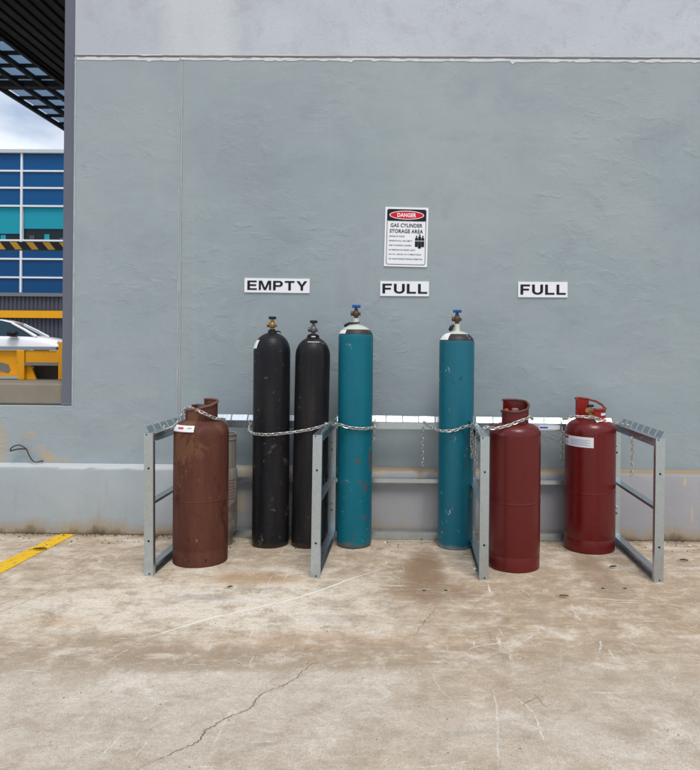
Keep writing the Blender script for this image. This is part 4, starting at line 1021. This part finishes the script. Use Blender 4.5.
def danger_sign():
    cpt = wp(406.2, 237.2, YW); w, h = 0.304, 0.418
    t = thing('danger_sign', 'white danger notice with red oval and list of gas cylinder storage rules', 'sign', (cpt.x, YW - .004, cpt.z), rot=(0, R(1.0), 0))
    MB().box(-w/2, w/2, -.003, .003, -h/2, h/2).build('panel', signw, t, bevel=.001)
    red = NT('sign_red').done((0.62, 0.008, 0.02), 0.4)
    def rr(x0, x1, z0, z1, r_, n=6):
        pts = []
        for cx, cz, a0 in ((x1 - r_, z1 - r_, 0), (x0 + r_, z1 - r_, 90), (x0 + r_, z0 + r_, 180), (x1 - r_, z0 + r_, 270)):
            for i in range(n + 1): a = R(a0 + 90 * i / n); pts.append((cx + r_ * math.cos(a), cz + r_ * math.sin(a)))
        return pts
    iw, ih = w/2 - .014, h/2 - .014
    ring_o, ring_i = rr(-iw, iw, -ih, ih, .014), rr(-iw + .0035, iw - .0035, -ih + .0035, ih - .0035, .011); n = len(ring_o)
    MB().add([(x, -.0045, z) for x, z in ring_o] + [(x, -.0045, z) for x, z in ring_i], [(i, (i+1) % n, n + (i+1) % n, n + i) for i in range(n)]).build('border', ink, t)
    hz = ih - .083
    hd = [(x, z) for x, z in rr(-iw, iw, hz, ih, .013)]
    MB().add([(x, -.0050, z) for x, z in hd], [tuple(range(len(hd)))]).build('header', ink, t)
    cz = (hz + ih) / 2
    def ov(a, b_, y, nm, m_): MB().add([(a * math.cos(2*PI*i/40), y, cz + b_ * math.sin(2*PI*i/40)) for i in range(40)], [tuple(range(40))]).build(nm, m_, t)
    ov(.122, .031, -.0055, 'oval', signw); ov(.116, .026, -.0060, 'oval', red)
    text('DANGER', -.066, .066, cz - .0145, cz + .0145, -.0066, signw, t, .03)
    text('GAS CYLINDER', -.112, .112, hz - .044, hz - .017, -.0046, ink, t, .02)
    text('STORAGE AREA', -.117, .117, hz - .085, hz - .058, -.0046, ink, t, .02)
    ik = NT('blue_black_ink').done((0.035, 0.035, 0.11), 0.5)
    lines = [('SEPARATE GASES', -.012), ('SEPARATE FULL AND EMPTY', .044), ('KEEP CYLINDERS CHAINED', .038), ('NO SMOKING OR NAKED LIGHTS', .066), ('NO OIL, GREASE OR COMBUSTIBLES', .108), ('NO UNAUTHORISED PERSONS PERMITTED', .117)]
    for k, (s, xe) in enumerate(lines):
        z = hz - .108 - .0318 * k
        text(s, -.120, xe, z - .0052, z + .0052, -.0046, ik, t, .012)
    pic = MB()
    def cyl2(x, zb, zt, hw):
        p = [(x - hw, zb), (x + hw, zb), (x + hw, zt - .012)] + [(x + hw * math.cos(R(a)), zt - .012 + .012 * math.sin(R(a))) for a in (30, 60)] + [(x + .003, zt), (x + .003, zt + .004), (x + .006, zt + .006), (x + .003, zt + .013), (x - .003, zt + .013), (x - .006, zt + .006), (x - .003, zt + .004), (x - .003, zt)] + [(x + hw * math.cos(R(a)), zt - .012 + .012 * math.sin(R(a))) for a in (120, 150)] + [(x - hw, zt - .012)]
        pic.add([(a, -.0046, b_) for a, b_ in p], [tuple(range(len(p)))])
    zc = hz - .145
    cyl2(.073, zc - .035, zc + .032, .0105); cyl2(.117, zc - .035, zc + .032, .0105); cyl2(.095, zc - .046, zc + .042, .0105)
    po = pic.build('pictogram', ink, t)
    MB().add([(.062, -.0052, zc + .005), (.128, -.0052, zc + .005), (.128, -.0052, zc + .0085), (.062, -.0052, zc + .0085)], [(0, 1, 2, 3)]).build('pictogram_chain', signw, po)
danger_sign()

# ------------------------------------------------------------------ marks on the ground (thin sheets, children of the slab)
def mark_mat(name, col, lo, hi, scale=30, strength=1.0):
    t = NT(name); nz = t.noise(t.pos, scale, 6, 0.7)
    t.done(t.mix(nz, tuple(x * .85 for x in col), tuple(min(1, x * 1.1) for x in col)), 0.85)
    t.alpha(t.rng(nz, lo, hi, 0, strength)); return t.m
scr = mark_mat('chalky_scratch', (0.74, 0.70, 0.63), 0.28, 0.6, 45, 0.78)
scr0 = mark_mat('chalk_sweep', (0.82, 0.79, 0.73), 0.15, 0.42, 35, 0.9)
scr2 = mark_mat('faint_scratch', (0.68, 0.65, 0.6), 0.40, 0.62, 50, 0.6)
crk = mark_mat('crack_dirt', (0.14, 0.105, 0.08), 0.3, 0.55, 30, 0.75)
zc_ = [0.0006]
def ribbon(pts, w, name, mat, jag=0.0, sub=5, seed=1):
    rnd = random.Random(seed); P = [gp(*p) for p in pts]; pl = []
    for a, b_ in zip(P, P[1:]):
        for k in range(sub): pl.append(a.lerp(b_, k / sub))
    pl.append(P[-1]); n = len(pl); va = []; zc_[0] += 0.000006
    for i, p in enumerate(pl):
        t_ = (pl[min(i+1, n-1)] - pl[max(i-1, 0)]).normalized(); nrm = Vector((-t_.y, t_.x, 0))
        e = min(1, 4 * min(i, n - 1 - i) / n + .15); ww = w * e * rnd.uniform(.7, 1.05); off = nrm * rnd.uniform(-jag, jag)
        va += [(p.x + off.x + nrm.x * ww / 2, p.y + off.y + nrm.y * ww / 2, zc_[0]), (p.x + off.x - nrm.x * ww / 2, p.y + off.y - nrm.y * ww / 2, zc_[0])]
    o = MB().add(va, [(2*i, 2*i+1, 2*i+3, 2*i+2) for i in range(n - 1)]).build(name, mat, ground)
    return o
# long pale sweep and other scratches read off the photograph
for k, (pts, w) in enumerate([
    ([(386, 568), (350, 579), (316, 592), (285, 601.5), (250, 609), (215, 617), (175, 629), (142, 639)], .015), ([(131, 648), (118, 655), (101, 666)], .013),
    ([(272, 605), (268, 612), (267, 622), (265, 628), (270, 639)], .010), ([(282, 600), (277, 603), (271, 605)], .009), ([(265, 628), (262, 624)], .008), ([(265, 628), (257, 637)], .007),
    ([(467, 650), (480, 646), (497, 643.5), (515, 642)], .014), ([(474, 648), (474, 640)], .009), ([(524, 641.5), (532, 636), (540, 632)], .014),
    ([(387, 598), (387, 604), (384, 611)], .012), ([(382, 627), (379, 632), (375, 638)], .016), ([(370, 614), (386, 618), (403, 621)], .012), ([(395, 603), (408, 602), (420, 601)], .010), ([(397, 580), (400, 585), (402, 591)], .009),
    ([(600, 640), (601, 646), (599, 653)], .012), ([(622, 640), (635, 645), (648, 649)], .010), ([(571, 603), (572, 609), (577, 617), (582, 622)], .012), ([(561, 655), (561, 672)], .014), ([(520, 588), (528, 594), (532, 598)], .009),
    ([(492, 688), (497, 705), (498, 740), (497, 768)], .008), ([(514, 698), (527, 706), (535, 715), (541, 731), (545, 745)], .011), ([(455, 722), (452, 734), (453, 742)], .009), ([(505, 652), (510, 655), (511, 661), (514, 656)], .010), ([(410, 768), (440, 766), (472, 761)], .009),
    ([(678, 588), (690, 596), (700, 600)], .007), ([(670, 640), (680, 644)], .012), ([(670, 680), (676, 677)], .014), ([(634, 660), (648, 662)], .012), ([(675, 728), (686, 733), (693, 742)], .010),
    ([(318, 731), (321, 744)], .008), ([(150, 715), (141, 722)], .008), ([(100, 757), (112, 745)], .009), ([(135, 757), (150, 740)], .008), ([(42, 626), (50, 619), (54, 616)], .012), ([(55, 567), (78, 557), (90, 550)], .012), ([(80, 566), (100, 554)], .008), ([(108, 552), (117, 557), (114, 561)], .009),
    ([(176, 596), (186, 584)], .016), ([(205, 580), (219, 580)], .010), ([(265, 588), (273, 575)], .008), ([(580, 625), (560, 628)], .008), ([(478, 735), (486, 741)], .009), ([(352, 687), (375, 681)], .007), ([(430, 670), (440, 690), (452, 700)], .006)]):
    ribbon(pts, w * .95, 'scratch', scr0 if k == 0 else scr if k % 4 != 1 else scr2, .003, 6, k)
rnd = random.Random(21)
for k in range(90):
    px, py = rnd.uniform(5, 695), 548 + 215 * rnd.random() ** 0.8
    a = rnd.choice((R(-30), R(-35), R(20), R(-60), R(75), R(5))) + rnd.uniform(-.25, .25); L = rnd.uniform(4, 22); bend = rnd.uniform(-3, 3)
    ribbon([(px, py), (px + L * .5 * math.cos(a), py + L * .5 * math.sin(a) * .6 + bend), (px + L * math.cos(a), py + L * math.sin(a) * .6)], rnd.uniform(.004, .010), 'scratch', scr2, .002, 4, 100 + k)
ribbon([(334, 655), (320, 661), (309, 666), (303, 671), (297, 677), (290, 682), (283, 686), (275, 689), (268, 691), (262, 694), (256, 700), (251, 708), (246, 711), (238, 714), (229, 717), (218, 723), (210, 728), (204, 732), (200, 740), (192, 745), (180, 750), (165, 757), (150, 763), (136, 770), (120, 779)], .0055, 'crack', crk, .005, 6, 3)
ribbon([(436, 606), (432, 613), (424, 622), (419, 630), (413, 637)], .003, 'crack', crk, .008, 5, 6)
ribbon([(110, 560), (80, 574), (55, 589), (25, 602), (0, 612), (-20, 619)], .003, 'crack', crk, .008, 6, 8)
ribbon([(533, 694), (540, 700), (546, 708)], .003, 'crack', crk, .004, 5, 9)
ribbon([(520, 707), (530, 701), (540, 697), (548, 695)], .003, 'crack', crk, .005, 5, 12)
# old base plate prints with bolt holes in front of the rack
for cx, cy in ((435, 590), (614, 588)):
    q = [gp(cx - 22, cy - 4), gp(cx + 16, cy - 4), gp(cx + 22, cy + 5), gp(cx - 17, cy + 5)]; zc_[0] += .00001
    MB().add([(p.x, p.y, zc_[0]) for p in q], [(0, 1, 2, 3)]).build('plate_print', mark_mat('plate_print', (0.5, 0.42, 0.32), 0.45, 0.62, 22, 0.7), ground)
    for dx in (-11, 11):
        p = gp(cx + dx, cy + 0.5); zc_[0] += .00001
        MB().add([(p.x + .011 * math.cos(a * PI / 6), p.y + .011 * math.sin(a * PI / 6), zc_[0] + .0001) for a in range(12)], [tuple(range(12))]).build('bolt_hole', plain('bolt_hole_dirt', (0.07, 0.05, 0.035), 0.9), ground)
# yellow line
yl = NT('road_line_yellow'); nz = yl.noise(yl.pos, 24, 7, 0.7); nz2 = yl.noise(yl.pos, 5, 4, .6)
yl.done(yl.mix(nz2, (0.80, 0.50, 0.02), (0.70, 0.41, 0.02)), 0.7); yl.alpha(yl.rng(nz, 0.36, 0.44, 0.1, 0.96))
a0, a1, b0, b1 = gp(0, 563.2), gp(48.5, 539.8), gp(0, 574), gp(66, 539.6)
ext = lambda p, q, k: p + (p - q) * k
ys = YP - .01
def toY(p, q): return p + (q - p) * ((ys - p.y) / (q.y - p.y))
a1, b1 = toY(a0, a1), toY(b0, b1)
q = [ext(a0, a1, 4), a1, b1, ext(b0, b1, 4)]
ln = MB().add([(p.x, p.y, .0030) for p in q], [(0, 1, 2, 3)]).build('painted_line', yl.m, ground)

# ------------------------------------------------------------------ small loose things
def leaf(px, py, L, ang, label, col):
    p = gp(px, py); mb = MB(); n = 6; va = []
    for i in range(n + 1):
        u = i / n; w = .32 * L * math.sin(PI * min(1, u * .96 + .02)) ; z = .004 + .003 * math.sin(PI * u) + .002 * (i % 2)
        va += [(u * L - L / 2, -w / 2, z + .006), (u * L - L / 2, 0, z), (u * L - L / 2, w / 2, z + .007)]
    mb.add(va, [(3*i+j, 3*(i+1)+j, 3*(i+1)+j+1, 3*i+j+1) for i in range(n) for j in range(2)])
    mb.tube([(-L / 2 - .02, 0, .004), (-L / 2, 0, .007), (L / 2, 0, .008)], .0012, 5)
    o = mb.build('fallen_leaf', plain('dry_leaf', col, .8, 0, .3, 40), None, loc=(p.x, p.y, .003)); o.rotation_euler = (0, 0, ang)
    return tag(o, label, 'leaf', 'fallen leaves')
leaf(40, 550.5, .085, R(8), 'dry brown leaf lying on the yellow floor line', (.12, .055, .025))
leaf(613, 568.5, .05, R(20), 'small dry brown leaf on the floor inside the rack bay of the labelled maroon cylinder', (.11, .06, .03))
leaf(684, 562, .05, R(-15), 'small dark leaf on the floor outside the rack by the plinth', (.09, .055, .035))
leaf(564, 598, .05, R(-4), 'small tan leaf on the open floor before the maroon cylinders', (.2, .11, .06))
leaf(230, 589, .03, R(30), 'tiny brown leaf on the floor before the rusty cylinder', (.14, .07, .04))

def debris():
    rnd = random.Random(5); mb = MB()
    for k in range(1500):
        x = rnd.uniform(-4.2, 3.6); y = YP - abs(rnd.gauss(0, .022)) - .004
        if rnd.random() < .25: y = YP - rnd.uniform(.0, .30)
        s = rnd.uniform(.002, .0085) * (1.5 if rnd.random() < .04 else 1); a = rnd.uniform(0, PI)
        pts = [Vector((rnd.uniform(.6, 1) * s * math.cos(a + i * PI * .5), rnd.uniform(.6, 1) * s * math.sin(a + i * PI * .5), 0)) for i in range(4)]
        va = [(x + p.x, y + p.y, .003) for p in pts] + [(x + rnd.uniform(-.3, .3) * s, y + rnd.uniform(-.3, .3) * s, .003 + s * rnd.uniform(.5, 1.1))]
        mb.add(va, [(0, 1, 4), (1, 2, 4), (2, 3, 4), (3, 0, 4)])
    t = NT('grit_and_dirt'); c = t.mix(t.rng(t.noise(t.pos, 40, 2), .42, .6), (.05, .038, .025), (.22, .17, .11)); t.done(c, .9)
    o = mb.build('grit', t.m); o['label'] = 'line of dark grit and dirt along the foot of the plinth'; o['category'] = 'grit'; stuff(o)
    mb = MB()
    for k in range(90):
        px, py = rnd.uniform(0, 700), rnd.uniform(545, 768); p = gp(px, py); s = rnd.uniform(.0012, .0036)
        va = [(p.x + s * math.cos(i * PI / 2 + k), p.y + s * math.sin(i * PI / 2 + k) * .7, .002) for i in range(4)] + [(p.x, p.y, .002 + s * .7)]
        mb.add(va, [(0, 1, 4), (1, 2, 4), (2, 3, 4), (3, 0, 4)])
    o = mb.build('crumbs', t.m); o['label'] = 'scattered dark crumbs over the concrete floor'; o['category'] = 'grit'; stuff(o)
debris()
def rubble(px, py, s, label, col):
    p = gp(px, py); rnd = random.Random(int(px)); bm = bmesh.new(); bmesh.ops.create_icosphere(bm, subdivisions=1, radius=s)
    for v in bm.verts: v.co *= rnd.uniform(.6, 1.15); v.co.z = max(v.co.z * .6, -s * .3)
    me = bpy.data.meshes.new('paint_flake'); bm.to_mesh(me); bm.free()
    o = link('paint_flake', me, plain('flake', col, .8), None, None, 0, (p.x, p.y, s * .3)); return tag(o, label, 'rubble', 'flakes and crumbs on the floor')
rubble(690, 546.5, .014, 'white flake on the floor by the plinth outside the rack', (.7, .7, .7))
rubble(385, 543, .011, 'small white crumb under the back rail between the teal cylinders', (.7, .69, .66))
rubble(475, 570, .016, 'pale lump against the foot of the rack post by the unlabelled maroon cylinder', (.55, .56, .62))
rubble(248, 542, .018, 'crumpled pale scrap on the floor between rusty and black cylinders', (.5, .48, .42))
rubble(688, 569.5, .007, 'bluish pebble on the floor outside the rack', (.35, .4, .45))

def weed():
    p = gp(154.5, 539.5); mb = MB(); rnd = random.Random(3)
    for k in range(12):
        a = rnd.uniform(0, 2 * PI); L = rnd.uniform(.015, .035); w = .006; tip = (L * math.cos(a), L * .6 * math.sin(a), rnd.uniform(.012, .038)); m_ = (tip[0] * .55, tip[1] * .55, tip[2] * .8)
        sx, sy = -math.sin(a) * w, math.cos(a) * w
        mb.add([(0, 0, 0), (m_[0] + sx, m_[1] + sy, m_[2]), tip, (m_[0] - sx, m_[1] - sy, m_[2])], [(0, 1, 2, 3)])
    o = mb.build('weed', plain('weed_green', (.09, .14, .02), .6), None, loc=(p.x, p.y, .002)); tag(o, 'tiny green weed sprouting where wall meets floor by the rack', 'weed')
weed()
# bent wire sticking out of the wall, low at the left
wr = [wp(x, y, YW - d) for x, y, d in ((43, 461, -.005), (41, 461, .02), (36, 462.3, .03), (32, 460, .03), (28.5, 454, .03), (26.5, 449.5, .032), (22, 446, .04), (17, 445.2, .045), (12, 447.4, .05), (10, 450.5, .05))]
o0 = wr[0]; mb = MB().tube([p - o0 for p in spline(wr, 6)], .0042, 8); wr2 = [wp(x, y, YW - d) for x, y, d in ((26.6, 449, .034), (22, 448.8, .036), (17, 449.3, .04), (10, 451, .05))]
mb.tube([p - o0 for p in spline(wr2, 6)], .0050, 8)
tag(mb.build('bent_wire', plain('rusty_wire', (.06, .045, .04), .7), None, smooth=60, loc=o0), 'bent rusty wire poking out of the wall above the ledge', 'wire')
